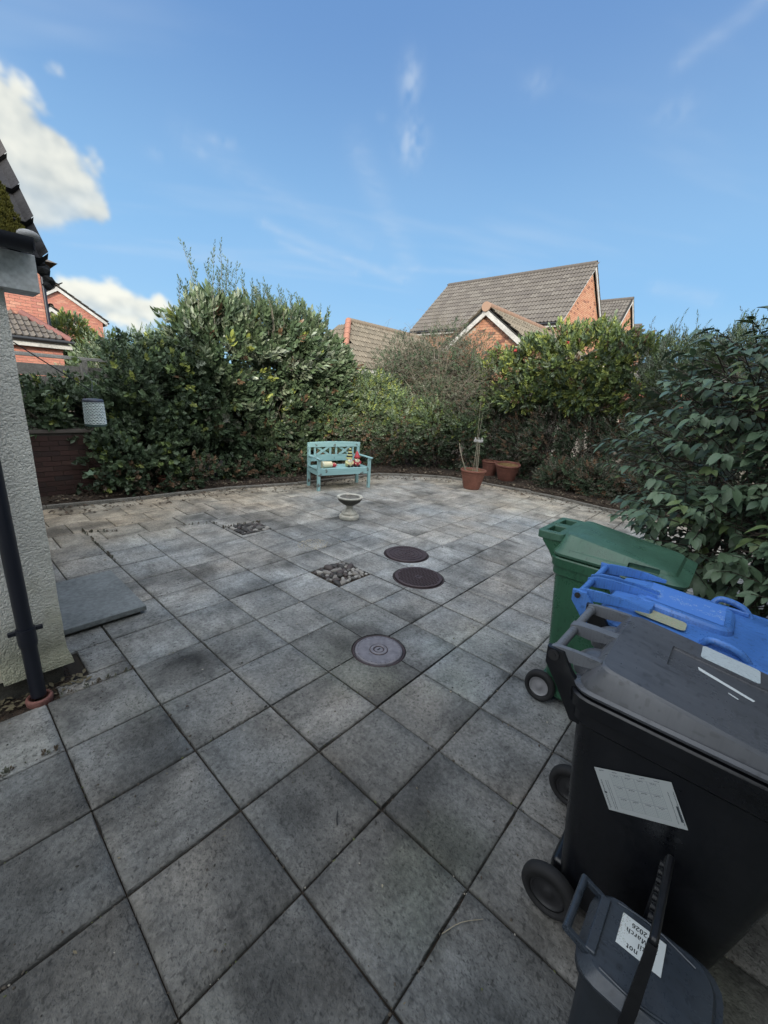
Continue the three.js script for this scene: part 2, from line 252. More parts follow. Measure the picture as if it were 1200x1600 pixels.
// ------------------------------------------------------------------ ground, patio, edging, beds
{
  const g = new THREE.PlaneGeometry(1200, 1200, 8, 8); g.rotateX(-Math.PI / 2); g.translate(0, -0.12, 0);
  const m = part('ground', g, mats.ground, scene); m.userData.kind = 'structure'; names.add('ground');
}
const S = 0.45, U0 = 0.671, V0 = -1.326;             // slab pitch and grid origin
const kerbLine = [[-2.2, -7.25], [1.0, -7.2], [2.15, -7.04], [3.52, -6.98], [4.9, -6.6], [6.1, -6.52], [7.1, -6.46], [7.7, -5.94], [8.32, -5.27], [8.50, -4.32], [8.50, -3.28], [8.36, -1.85], [8.4, 2.2]];
const insidePatio = (x, z) => {
  if (x < -2.2 || z > 1.25) return false;
  for (let i = 0; i < kerbLine.length - 1; i++) {     // right of every back/right edge segment it spans
    const [ax, az] = kerbLine[i], [bx2, bz] = kerbLine[i + 1], vert = Math.abs(bz - az) > Math.abs(bx2 - ax);
    if (!vert && x >= ax && x < bx2 && z < az + (bz - az) * (x - ax) / (bx2 - ax)) return false;
    if (vert && z >= az && z < bz && x > ax + (bx2 - ax) * (z - az) / (bz - az)) return false;
  }
  return !(z < -6.46 && x > 7.1) && x < 8.6;
};
const covers = [ // x, z, radius of the hole
  { x: 2.00, z: -1.71, r: 0.192 }, { x: 3.655, z: -2.785, r: 0.262 }, { x: 3.24, z: -2.285, r: 0.262 }];
const gullies = [{ i: 4, j: -4 }, { i: 4, j: -9, x0: 2.52, x1: 2.96, z0: -4.97, z1: -4.56 }];
const stains = [[0.97, -2.48, 0.20, 0.75], [0.56, -2.07, 0.16, 0.6], [1.9, -3.1, 0.25, 0.3], [0.1, -1.95, 0.22, 0.4], [1.3, -0.9, 0.3, 0.25], [3.3, -5.0, 0.3, 0.3], [5.1, -4.6, 0.3, 0.35], [4.4, -5.2, 0.35, 0.3], [6.0, -3.9, 0.35, 0.3]];
function slabColor(x, z, seed, edge) {
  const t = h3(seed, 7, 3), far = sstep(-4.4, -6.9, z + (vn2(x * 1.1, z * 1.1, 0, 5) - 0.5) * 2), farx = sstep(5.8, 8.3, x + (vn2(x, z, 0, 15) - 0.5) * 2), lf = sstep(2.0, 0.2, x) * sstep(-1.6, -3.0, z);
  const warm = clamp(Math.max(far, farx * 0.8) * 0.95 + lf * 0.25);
  const near = sstep(4.2, 0.9, Math.hypot(x - 0.2, z + 0.2) + (vn2(x * 2, z * 2, 0, 44) - 0.5)); let v = 0.42 * (0.90 + 0.20 * t) * (1 + 0.15 * warm) * mix(1, 0.46, near), n = fbm2(x * 2.3 + t * 3, z * 2.3, 5, 0, 101), n2 = fbm2(x * 7, z * 7, 4, 0, 102);  // near: slabs around the camera darkened, shade and lens falloff put into their colour
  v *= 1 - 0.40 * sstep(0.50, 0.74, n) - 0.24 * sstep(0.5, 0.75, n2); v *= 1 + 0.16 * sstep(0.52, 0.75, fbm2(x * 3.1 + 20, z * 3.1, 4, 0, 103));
  const drag = fbm2(x * 1.5 + z * 4, z * 1.5 - x * 1.2, 4, 0, 104); v *= 1 - 0.30 * sstep(0.55, 0.72, drag) * sstep(-2.5, -5, z);
  for (const [sx, sz, r, k] of stains) v *= 1 - k * Math.exp(-((x - sx) ** 2 + (z - sz) ** 2) / (r * r)) * (0.55 + 0.9 * n2);
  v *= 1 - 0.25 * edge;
  const hue = (fbm2(x * 1.3 + 50, z * 1.3, 4, 0, 107) - 0.5) * 0.17 + (h3(seed, 4, 4) - 0.5) * 0.025 + 0.012;
  const g = 0.25 * sstep(0.5, 0.7, fbm2(x * 1.7, z * 1.7, 3, 0, 106)) * sstep(2.8, 0.5, Math.hypot(x - 1.0, z + 0.4));
  return [v * (1 + hue) * mix(1.0, 1.10, warm) * (1 - g * 0.22), v * mix(0.99, 0.94, warm), v * (1 - hue) * mix(0.945, 0.72, warm) * (1 - g * 0.4)];
}
function paintSlab(g, cx, cz, hw, hd, seed) {
  const p = g.attributes.position, c = new Float32Array(p.count * 3), uv = new Float32Array(p.count * 2), ou = h3(seed, 1, 1) * 9, ov = h3(seed, 2, 1) * 9, turn = h3(seed, 3, 1) > 0.5, up = seed % 2;
  for (let i = 0; i < p.count; i++) {
    const x = p.getX(i), y = p.getY(i), z = p.getZ(i), edge = sstep(0.985, 1, Math.max(Math.abs(x - cx) / hw, Math.abs(z - cz) / hd));
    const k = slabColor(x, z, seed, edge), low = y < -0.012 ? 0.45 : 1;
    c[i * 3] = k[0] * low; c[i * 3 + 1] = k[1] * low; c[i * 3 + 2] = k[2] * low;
    const a = (turn ? x : z) + ou + y, b = (turn ? z : x) * (up ? -1 : 1) + ov; uv[i * 2] = a; uv[i * 2 + 1] = b;
  }
  g.setAttribute('color', new THREE.BufferAttribute(c, 3)); g.setAttribute('uv', new THREE.BufferAttribute(uv, 2)); return g;
}
function slabGeo(x0, x1, z0, z1, seed, n = 8) {
  const R = rng(seed + 5), ty = (R() - 0.5) * 0.003, tx = (R() - 0.5) * 0.006, tz = (R() - 0.5) * 0.006, e = 0.005, cx = (x0 + x1) / 2, cz = (z0 + z1) / 2;
  const axis = (a, b) => { const o = [a, a + e]; for (let i = 1; i < n; i++) o.push(mix(a + e, b - e, i / n)); o.push(b - e, b); return o; };
  const X = axis(x0, x1), Z = axis(z0, z1), pos = [], idx = [], N = X.length, yTop = (x, z) => ty + tx * (x - cx) / S + tz * (z - cz) / S;
  for (let j = 0; j < N; j++) for (let i = 0; i < N; i++) { const ed = i === 0 || j === 0 || i === N - 1 || j === N - 1; const nick = ed ? 0.003 + 0.004 * vn2(X[i] * 40, Z[j] * 40, 0, 8) + 0.016 * sstep(0.72, 0.95, vn2(X[i] * 17, Z[j] * 17, 0, 18)) : 0; pos.push(X[i], yTop(X[i], Z[j]) - nick, Z[j]); }
  for (let j = 0; j < N - 1; j++) for (let i = 0; i < N - 1; i++) { const a = j * N + i; idx.push(a, a + N, a + 1, a + 1, a + N, a + N + 1); }
  const loop = []; for (let i = 0; i < N; i++) loop.push(i); for (let j = 1; j < N; j++) loop.push(j * N + N - 1); for (let i = N - 2; i >= 0; i--) loop.push((N - 1) * N + i); for (let j = N - 2; j > 0; j--) loop.push(j * N);
  const b0 = pos.length / 3; loop.forEach((k) => pos.push(pos[k * 3], -0.05, pos[k * 3 + 2])); loop.forEach((k, q) => { const r = (q + 1) % loop.length; idx.push(k, b0 + r, b0 + q, k, loop[r], b0 + r); });
  const g = new THREE.BufferGeometry(); g.setAttribute('position', new THREE.Float32BufferAttribute(pos, 3)); g.setIndex(idx);
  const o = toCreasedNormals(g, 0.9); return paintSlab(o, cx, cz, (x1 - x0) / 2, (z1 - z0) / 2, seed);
}
{
  const patio = struct('patio'), list = [], R = rng(42);
  const bed = new THREE.PlaneGeometry(11.2, 9.4, 1, 1); bed.rotateX(-Math.PI / 2); bed.translate(3.2, -0.016, -2.75); part('joint_bed', bed, mats.joint, patio);
  for (let j = -14; j <= 5; j++) for (let i = -6; i <= 17; i++) {
    // courses beyond the drain covers are laid with a shifted joint, as on the ground
    const sh = j < -9 ? [0.14, -0.10, 0.19, 0.05, -0.16][(-j) % 5] : 0, gx = 0.0016 + R() * 0.0022 + (h3(i, 3, 9) > 0.72 ? 0.003 : 0), gz = 0.0016 + R() * 0.0022 + (h3(j, 5, 9) > 0.72 ? 0.003 : 0);
    let x0 = U0 + i * S + gx + (j < -9 ? sh : 0), x1 = U0 + (i + 1) * S - gx + (j < -9 ? sh : 0), z0 = V0 + j * S + gz, z1 = V0 + (j + 1) * S - gz;
    const cx = (x0 + x1) / 2, cz = (z0 + z1) / 2, near = (a, b) => insidePatio(a, b);
    if (![[x0, z0], [x1, z0], [x0, z1], [x1, z1], [cx, cz]].some(([a, b]) => near(a, b))) continue;
    if (cx < 0.40 && z1 < -2.70) { if (!(cx > 0.2 && cz > -3.2)) continue; }
    if (cx < 0.372 && cz < -2.68 && !(i === -1 && j === -4)) continue;                      // under the building
    if (i === 4 && j === -4) continue;                                                   // the near pebble square
    const seed = (i + 20) * 100 + j + 40, boxes = [];
    if (i === -1 && j === -4) boxes.push([0.285, x1, -2.80, z1], [0.46, x1, z0, -2.806]);
    else if (cx < 0.99 && cz < -3.3 && cz > -4.3) boxes.push([Math.max(x0, 0.38), x1, z0, z1]);
    else boxes.push([x0, x1, z0, z1]);
    for (const [a, b, c, d] of boxes) {
      if (a >= b - 0.03) continue;
      const hit = covers.filter((q) => { const dx = Math.max(a - q.x, 0, q.x - b), dz = Math.max(c - q.z, 0, q.z - d); return dx * dx + dz * dz < (q.r + 0.012) ** 2; }), gul = gullies[1], inG = b > gul.x0 && a < gul.x1 && d > gul.z0 && c < gul.z1;
      let g;
      if (hit.length || inG) {
        g = new THREE.BoxGeometry(b - a, 0.05, d - c, 7, 1, 7); g.translate((a + b) / 2, -0.025 + (R() - 0.5) * 0.002, (c + d) / 2);
        const tools = hit.map((q) => cyl(q.r + 0.012, q.r + 0.012, 0.2, q.x, 0, q.z, 40)); if (inG) tools.push(bx(gul.x1 - gul.x0, 0.2, gul.z1 - gul.z0, (gul.x0 + gul.x1) / 2, 0, (gul.z0 + gul.z1) / 2, 0));
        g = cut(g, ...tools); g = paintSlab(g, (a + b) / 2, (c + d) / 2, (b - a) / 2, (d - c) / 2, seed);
      } else g = slabGeo(a, b, c, d, seed);
      const p = V3((a + b) / 2, 0, (c + d) / 2); list.push({ g, d: p.distanceTo(camP) * (inView(p, 1.25) ? 1 : 40) });
    }
  }
  list.sort((a, b) => a.d - b.d);
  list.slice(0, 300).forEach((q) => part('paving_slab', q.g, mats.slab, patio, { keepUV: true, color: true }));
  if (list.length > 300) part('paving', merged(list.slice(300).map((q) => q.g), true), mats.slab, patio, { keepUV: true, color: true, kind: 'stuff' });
}
{ // stone edging along the back and right of the paving
  const kerb = struct('edging'), R = rng(8);
  for (let i = 0; i < kerbLine.length - 1; i++) {
    const [ax, az] = kerbLine[i], [bx2, bz] = kerbLine[i + 1], L = Math.hypot(bx2 - ax, bz - az), n = Math.max(1, Math.round(L / 0.9)), a = Math.atan2(-(bz - az), bx2 - ax);
    for (let k = 0; k < n; k++) {
      const l = L / n - 0.006, hgt = 0.10, s = part('edging_stone', bx(l, hgt, 0.055, 0, hgt / 2 - 0.05, 0, 0.008), mats.kerb, kerb), t = (k + 0.5) / n;
      s.position.set(ax + (bx2 - ax) * t, (R() - 0.5) * 0.012, az + (bz - az) * t); s.rotation.set((R() - 0.5) * 0.06, a + (R() - 0.5) * 0.012, (R() - 0.5) * 0.012);
    }
  }
}
{ // planting bed behind the edging: bare dark soil, a little above the paving
  const pos = [], idx = [], out = 4.2, K = 26; const pts = [];
  for (let i = 0; i < kerbLine.length - 1; i++) for (let k = 0; k < 10; k++) pts.push([mix(kerbLine[i][0], kerbLine[i + 1][0], k / 10), mix(kerbLine[i][1], kerbLine[i + 1][1], k / 10)]);
  pts.push(kerbLine.at(-1)); const c = [3, 0];
  pts.forEach(([x, z]) => { const back = x < 7.0 && z < -6; for (let k = 0; k <= K; k++) { const t = (k / K) ** 1.5 * out; let dx = back ? 0 : 1, dz = back ? -1 : 0; if (x >= 7.0 && z < -5.2) { dx = dz = 0.75; dz = -0.75; } const px = x + dx * t, pz = z + dz * t, e = sstep(0, 0.25, t); pos.push(px, 0.004 + e * (0.04 + 0.05 * fbm2(px * 4, pz * 4, 4, 0, 201) + 0.03 * vn2(px * 18, pz * 18, 0, 202)), pz); } });
  for (let i = 0; i < pts.length - 1; i++) for (let k = 0; k < K; k++) { const a = i * (K + 1) + k, b = a + K + 1; idx.push(a, a + 1, b, b, a + 1, b + 1); }
  const g = new THREE.BufferGeometry(); g.setAttribute('position', new THREE.Float32BufferAttribute(pos, 3)); g.setIndex(idx); g.computeVertexNormals();
  const m = part('planting_bed', g, mats.soil, scene); m.userData.kind = 'structure';
  const s = new THREE.PlaneGeometry(2.8, 0.52, 40, 10); s.rotateX(-Math.PI / 2); s.translate(-1.02, 0, -2.92); const P = s.attributes.position; for (let i = 0; i < P.count; i++) P.setY(i, -0.02 + 0.022 * fbm2(P.getX(i) * 14, P.getZ(i) * 14, 3, 0, 7)); s.computeVertexNormals();
  const m2 = part('soil_strip', s, mats.soil, scene); m2.userData.kind = 'structure';
}
// pebble-filled squares
function pebbleSquare(label, x0, x1, z0, z1, seed, pale) {
  const t = thing('pebble_square', label, 'pebbles', [(x0 + x1) / 2, 0, (z0 + z1) / 2]), R = rng(seed), w = x1 - x0, d = z1 - z0;
  const bed = new THREE.PlaneGeometry(w + 0.02, d + 0.02, 8, 8); bed.rotateX(-Math.PI / 2); bed.translate(0, -0.012, 0); part('soil', bed, mats.soil, t);
  const tones = [[0.27, 0.245, 0.22], [0.14, 0.13, 0.12], [0.055, 0.05, 0.047], [0.085, 0.066, 0.062], [0.40, 0.375, 0.34]].map((c) => M(c, 0.65, { map: rep(tGrain, 0.2) }));
  const shapes = [0, 1, 2].map((k) => { const g = new THREE.IcosahedronGeometry(1, 2), p = g.attributes.position; for (let i = 0; i < p.count; i++) { const f = 0.86 + 0.28 * vn3(p.getX(i) * 1.1 + k * 9, p.getY(i) * 1.1, p.getZ(i) * 1.1, k); p.setXYZ(i, p.getX(i) * f, p.getY(i) * f, p.getZ(i) * f); } const q0 = strip(g); q0.deleteAttribute('uv'); q0.deleteAttribute('normal'); const q = mergeVertices(q0); q.computeVertexNormals(); const u = boxUV(q); u.userData.shared = true; return u; });
  const put = [];
  for (let k = 0, tries = 0; k < 62 && tries < 4000; tries++) {
    const r = 0.017 + R() * 0.024, x = (R() - 0.5) * (w - 2 * r), z = (R() - 0.5) * (d - 2 * r); if (put.some((q) => Math.hypot(q[0] - x, q[1] - z) < (q[2] + r) * 0.86)) continue; put.push([x, z, r]); k++;
    const bright = pale(x / w, z / d), ti = R() < bright ? (R() < 0.6 ? 0 : 4) : R() < 0.5 ? 2 : R() < 0.5 ? 3 : 1;
    const m = part('pebble', shapes[k % 3], tones[ti], t); m.position.set(x, -0.012 + r * 0.35, z); m.scale.set(r * (1.1 + R() * 0.6), r * (0.7 + R() * 0.3), r * (0.85 + R() * 0.25)); m.rotation.set((R() - 0.5) * 0.5, R() * 6.3, (R() - 0.5) * 0.5);
  }
}
pebbleSquare('square of loose grey pebbles set in the paving beside the two rusty drain covers', U0 + 4 * S + 0.004, U0 + 5 * S - 0.004, V0 - 4 * S + 0.004, V0 - 3 * S - 0.004, 5, (x, z) => 0.25 + 0.6 * sstep(-0.2, 0.4, x + z * 0.8));
pebbleSquare('sunken square of dark stones and soil in the paving left of the bird bath', gullies[1].x0, gullies[1].x1, gullies[1].z0, gullies[1].z1, 9, (x) => 0.12 + 0.4 * sstep(0, 0.5, x));
// drain covers
function cover(label, { x, z, r }, mat, kind) {
  const t = thing('drain_cover', label, 'drain cover', [x, 0, z]);
  part('frame', lathe([[r + 0.006, -0.05], [r + 0.007, -0.004], [r - 0.004, 0.000], [r - 0.010, -0.006], [r - 0.010, -0.05]], 56), mats.iron, t);
  const up = kind === 'plain' ? 0.004 : 0.012, R = r - 0.013;
  part('lid', kind === 'plain' ? lathe([[0, up], [0.030, up], [0.033, up - 0.006], [0.041, up - 0.006], [0.044, up + 0.004], [0.060, up + 0.004], [0.064, up - 0.004], [0.070, up - 0.004], [0.073, up], [R - 0.02, up], [R - 0.012, up - 0.001], [R, up - 0.005], [R, -0.04], [0, -0.04]], 56) : lathe([[0, up], [R * 0.55, up], [R * 0.57, up + 0.003], [R * 0.60, up], [R * 0.9, up], [R * 0.92, up + 0.004], [R * 0.985, up + 0.003], [R, up - 0.004], [R, -0.04], [0, -0.04]], 56), mat, t);
  if (kind === 'plain') { for (const [a, b] of [[0.037, 0.0035], [0.066, 0.003]]) part('ring', new THREE.TorusGeometry(a, b, 6, 40).rotateX(Math.PI / 2).translate(0, up - 0.001, 0), mats.iron, t); part('key_slot', [bx(0.030, 0.002, 0.010, 0.0, up + 0.0012, 0, 0.0008)], mats.hubDark, t); const b = []; for (let k = 0; k < 30; k++) { const a = k / 30 * 6.283; b.push(cyl(0.005, 0.006, 0.006, Math.cos(a) * R * 0.88, up + 0.001, Math.sin(a) * R * 0.88, 6)); } part('stud', b, mat, t, { kind: 'stuff' }); }
  else {
    const b = [], q = rng(kind === 'grid' ? 3 : 4);
    if (kind === 'grid') for (let a = -9; a <= 9; a++) for (let c = -9; c <= 9; c++) { const px = a * 0.024, pz = c * 0.024, d = Math.hypot(px, pz); if (d < R * 0.88 && d > 0.035) { const g = bx(0.017, 0.012, 0.017, 0, 0, 0, 0.002); g.rotateY(0.3 + ((a + c) % 2) * 0.785); g.translate(px, up + 0.002, pz); b.push(g); } }
    else for (let k = 1; k < 5; k++) for (let a = 0; a < k * 10; a++) { const g = bx(0.026, 0.008, 0.010, 0, 0, 0, 0.001), w = a / (k * 10) * 6.283; g.rotateY(-w + 1.571); g.translate(Math.cos(w) * R * 0.2 * k, up + 0.0015, Math.sin(w) * R * 0.2 * k); b.push(g); }
    part('tread_pattern', b, mat, t, { kind: 'stuff' });
    part('key_hole', [cyl(0.010, 0.010, 0.002, -0.014, up + 0.0015, 0, 12), cyl(0.010, 0.010, 0.002, 0.014, up + 0.0015, 0, 12)], mats.rubber, t);
  }
}
cover('small pale grey round cover with a ring in its middle, nearest in the paving', covers[0], mats.ironLight, 'plain');
cover('dark rusty round iron cover with a worn smooth top, farther of the touching pair', covers[1], mats.iron, 'ring');
cover('dark rusty round iron cover with a studded top, nearer of the touching pair', covers[2], mats.iron, 'grid');

// ------------------------------------------------------------------ brickwork and roof tiles, piece by piece
const brickTones = { red: [[0.50, 0.20, 0.145], [0.55, 0.235, 0.165], [0.46, 0.185, 0.145], [0.58, 0.28, 0.20], [0.38, 0.15, 0.12]], orange: [[0.50, 0.24, 0.145], [0.53, 0.28, 0.175], [0.45, 0.20, 0.125], [0.27, 0.12, 0.08], [0.20, 0.09, 0.065]], old: [[0.055, 0.026, 0.021], [0.07, 0.032, 0.026], [0.045, 0.023, 0.02], [0.08, 0.04, 0.032], [0.036, 0.022, 0.02]] };
function bricks(parent, o, a, n, w, h, tone, limit, inside = () => true, seed = 1, depth = 0.02) {   // o: lower left corner, a: along, n: outward
  const R = rng(seed), A = V3(...a), N = V3(...n), Y = V3(0, 1, 0), list = [], geos = brickTones[tone].map((c) => coloured(boxUV(bx(0.216, 0.066, depth, 0, 0, 0, 0.003).index ? bx(0.216, 0.066, depth, 0, 0, 0, 0.003) : new THREE.BoxGeometry(0.216, 0.066, depth)), c));
  const geo2 = brickTones[tone].map((c) => coloured(boxUV(new THREE.BoxGeometry(0.216, 0.066, depth)), c));
  for (let r = 0, y = 0.0375; y < h; r++, y += 0.075) for (let x = (r % 2) * 0.1125; x < w + 0.11; x += 0.225) {
    const x0 = Math.max(0, x - 0.108), x1 = Math.min(w, x + 0.108); if (x1 - x0 < 0.04 || !inside((x0 + x1) / 2, y, x0, x1)) continue;
    const m = new THREE.Matrix4().makeBasis(A.clone().multiplyScalar((x1 - x0) / 0.216), Y, N), p = V3(...o).addScaledVector(A, (x0 + x1) / 2).addScaledVector(Y, y).addScaledVector(N, depth / 2 - 0.008 + (R() - 0.5) * 0.004); m.setPosition(p);
    list.push({ m, g: Math.floor(R() * R() * 5) });
  }
  pieces(parent, 'brick', geo2, mats.brick, list, limit, 'brickwork');
}
function tileGeo(w, len, roll, thick, tone) {         // profile across x, length down the slope along -y, lower edge lifted
  const n = 9, pos = [], idx = [], prof = []; for (let i = 0; i < n; i++) { const t = i / (n - 1); prof.push([(t - 0.5) * w, roll * Math.max(0, Math.cos((t * 2 - 0.0) * 2 * Math.PI)) ** 1.4]); }
  const add = (y, lift, dz) => prof.forEach(([x, z]) => pos.push(x, y, z + lift + dz));
  add(len / 2, 0, 0); add(-len / 2, thick, 0); add(-len / 2 - 0.001, thick - 0.004, 0); add(-len / 2 + 0.004, thick, -thick - 0.004);
  for (const k of [0, 2]) for (let i = 0; i < n - 1; i++) { const a = k * n + i; idx.push(a, a + n, a + 1, a + 1, a + n, a + n + 1); }
  const g = new THREE.BufferGeometry(); g.setAttribute('position', new THREE.Float32BufferAttribute(pos, 3)); g.setIndex(idx); return coloured(boxUV(toCreasedNormals(g, 0.8)), tone);
}
const tileTones = { brown: [[0.125, 0.110, 0.096], [0.115, 0.101, 0.089], [0.135, 0.119, 0.105], [0.108, 0.094, 0.084], [0.15, 0.134, 0.118]], tan: [[0.165, 0.140, 0.105], [0.152, 0.128, 0.096], [0.178, 0.150, 0.114], [0.14, 0.119, 0.09]], black: [[0.032, 0.030, 0.034], [0.042, 0.038, 0.042], [0.026, 0.025, 0.029], [0.055, 0.050, 0.050]] };
// slope: o = lower corner, a = along the eaves, b = up the slope; tiles laid over w by l
function tileRoof(parent, o, a, b, w, l, tone, limit, { tw = 0.33, gauge = 0.345, roll = 0.040, thick = 0.036, inside = () => true, seed = 3, name = 'roof_tile' } = {}) {
  const R = rng(seed), A = V3(...a).normalize(), B = V3(...b).normalize(), N = A.clone().cross(B), geos = tileTones[tone].map((c) => tileGeo(tw, gauge * 1.22, roll, thick, c)), list = [];
  if (N.y < 0) N.negate(); const X = B.clone().cross(N);  // right-handed frame X, B, N
  for (let r = 0; r * gauge < l; r++) for (let x = tw / 2; x < w; x += tw) {
    if (!inside(x, (r + 0.5) * gauge)) continue;
    const m = new THREE.Matrix4().makeBasis(X, B, N); const q = new THREE.Matrix4().makeRotationZ((R() - 0.5) * 0.014); m.multiply(q);
    m.setPosition(V3(...o).addScaledVector(A, x + (R() - 0.5) * 0.006).addScaledVector(B, r * gauge + gauge * 0.56).addScaledVector(N, 0.012 + (R() - 0.5) * 0.006)); list.push({ m, g: Math.floor(R() * geos.length) });
  }
  pieces(parent, name, geos, mats.tile, list, limit, 'roof_tiling');
}
function ridgeTiles(parent, p, q, r, tone, step = 0.45) { const A = V3(...p), B = V3(...q), L = A.distanceTo(B), n = Math.max(1, Math.round(L / step)), d = B.clone().sub(A).normalize(), geo = coloured(boxUV(cyl(r, r * 1.04, step * 1.04, 0, 0, 0, 10, 'y', true)), tone); geo.userData.shared = true; const Q = new THREE.Quaternion().setFromUnitVectors(V3(0, 1, 0), d); for (let i = 0; i < n; i++) { const m = part('ridge_tile', geo, mats.tile, parent); m.position.copy(A).lerp(B, (i + 0.5) / n); m.quaternion.copy(Q); } }
// a gabled brick house: ridge along local z from 0 (the near gable, facing +z) back to -len; slopes fall to x = -half and +half
function gableHouse(name, label, cat, pos, turn, { len, half, He, Hr, tone = 'orange', tiles = 'brown', brickFrom = 2.5, gableLimit = 0, sideLimit = 0, tileLimit = 0, tileSides = [-1, 1], fascia = true, ridge = true, ridgeTone = [0.11, 0.095, 0.085], seed = 1 }) {
  const t = thing(name, label, cat, pos, turn), over = 0.22, sl = Math.atan2(Hr - He, half), L = Math.hypot(half, Hr - He) + over;
  const sh = new THREE.Shape([[-half, 0], [half, 0], [half, He], [0, Hr], [-half, He]].map((p) => new THREE.Vector2(...p))), w = new THREE.ExtrudeGeometry(sh, { depth: len, bevelEnabled: false }); w.translate(0, 0, -len); part('wall', w, mats.mortar, t);
  const topAt = (x) => Hr - Math.abs(x) * (Hr - He) / half;
  bricks(t, [-half, brickFrom, 0], [1, 0, 0], [0, 0, 1], half * 2, Hr - brickFrom, tone, gableLimit, (x, y, x0, x1) => brickFrom + y + 0.05 < Math.min(topAt(x0 - half), topAt(x1 - half)), seed);
  bricks(t, [-half, brickFrom, -len], [0, 0, 1], [-1, 0, 0], len, He - brickFrom, tone, sideLimit, undefined, seed + 1);
  for (const s of [-1, 1]) {
    const B = [-s * Math.cos(sl), Math.sin(sl), 0], n = [s * Math.sin(sl), Math.cos(sl), 0], ex = s * (half + over * Math.cos(sl)), ey = He - over * Math.sin(sl);
    const deck = bx(L, 0.05, len + 0.3, 0, 0, 0, 0); deck.translate(-L / 2, -0.005, 0); deck.rotateZ(-sl); deck.translate(0, 0, -len / 2); if (s < 0) deck.scale(-1, 1, 1); 
    const d2 = new THREE.BoxGeometry(L, 0.05, len + 0.3); d2.translate(s * L / 2, 0.03, 0); d2.rotateZ(-s * sl); d2.translate(0, Hr, -len / 2); part('roof_deck', d2, mats.felt, t);
    if (tileSides.includes(s)) tileRoof(t, [ex + n[0] * 0.062, ey + n[1] * 0.062, s > 0 ? 0.16 : -len - 0.16].map((v, i) => v), s > 0 ? [0, 0, -1] : [0, 0, 1], B, len + 0.32, L, tiles, tileLimit, { seed: seed + s + 5 });
    part('bargeboard', (() => { const g = bx(L + 0.06, 0.135, 0.045, s * (L / 2 - 0.03), -0.048, 0, 0.004); g.rotateZ(-s * sl); g.translate(0, Hr, 0.13 + s * 0.003); return g; })(), mats.whiteTrim, t);
    if (fascia) { part('fascia', bx(0.03, 0.18, len + 0.3, ex, ey - 0.06, -len / 2, 0.003), mats.whiteTrim, t); part('gutter', cyl(0.055, 0.055, len + 0.3, ex + s * 0.06, ey - 0.01, -len / 2, 10, 'z'), mats.blackPlastic, t); }
  }
  if (ridge) ridgeTiles(t, [0, Hr + 0.10, 0.15], [0, Hr + 0.10, -len - 0.15], 0.115, ridgeTone);
  return t;
}
gableHouse('brick_house', 'largest red brick house with brown tiled roof, its ridge highest above the right hedge', 'house', [22.1, 0, -7.3], 0, { len: 7.8, half: 3.1, He: 5.4, Hr: 8.2, brickFrom: 4.2, gableLimit: 0, tileLimit: 300, tileSides: [-1, 1], seed: 11 });
gableHouse('brick_house', 'second gabled brick house just right of and behind the largest roof', 'house', [29.73, 0, -7.31], 0, { len: 7.0, half: 3.1, He: 5.4, Hr: 8.2, brickFrom: 4.5, seed: 31 });
gableHouse('brick_house', 'farthest gabled brick house, only a sliver at the right end of the roofs', 'house', [38.6, 0, -8.5], 0, { len: 6.0, half: 3.1, He: 5.4, Hr: 8.2, brickFrom: 5, seed: 41 });
{
  const g = gableHouse('brick_garage', 'low brick gable with white bargeboards and orange ridge in front of the largest house', 'garage', [11.75, 0, -6.62], -Math.PI / 2, { len: 6.6, half: 2.5, He: 2.55, Hr: 4.42, brickFrom: 2.4, gableLimit: 300, tileLimit: 200, tiles: 'tan', ridgeTone: [0.25, 0.15, 0.10], seed: 51 });
  part('ridge_end_cap', cyl(0.135, 0.135, 0.05, 0, 4.50, 0.17, 18, 'z'), M([0.27, 0.17, 0.12], 0.85), g);
}
gableHouse('brick_house', 'far left orange brick gable with white bargeboard beside the low cloud', 'house', [5.78, 0, -28], 0, { len: 6, half: 1.85, He: 4.92, Hr: 6.14, tone: 'red', brickFrom: 3, seed: 61 });
gableHouse('house_extension', 'low extension with a white sloping bargeboard below the far left gable', 'house', [5.2, 0, -26.9], 0, { len: 1.1, half: 1.75, He: 3.75, Hr: 5.0, tone: 'red', brickFrom: 3, seed: 71 });
gableHouse('brick_house', 'pink brick house beyond the near bush at the right edge', 'house', [18, 0, 0.4], 0.1, { len: 4, half: 2.6, He: 2.7, Hr: 3.3, tone: 'red', brickFrom: 1.2, seed: 81 });
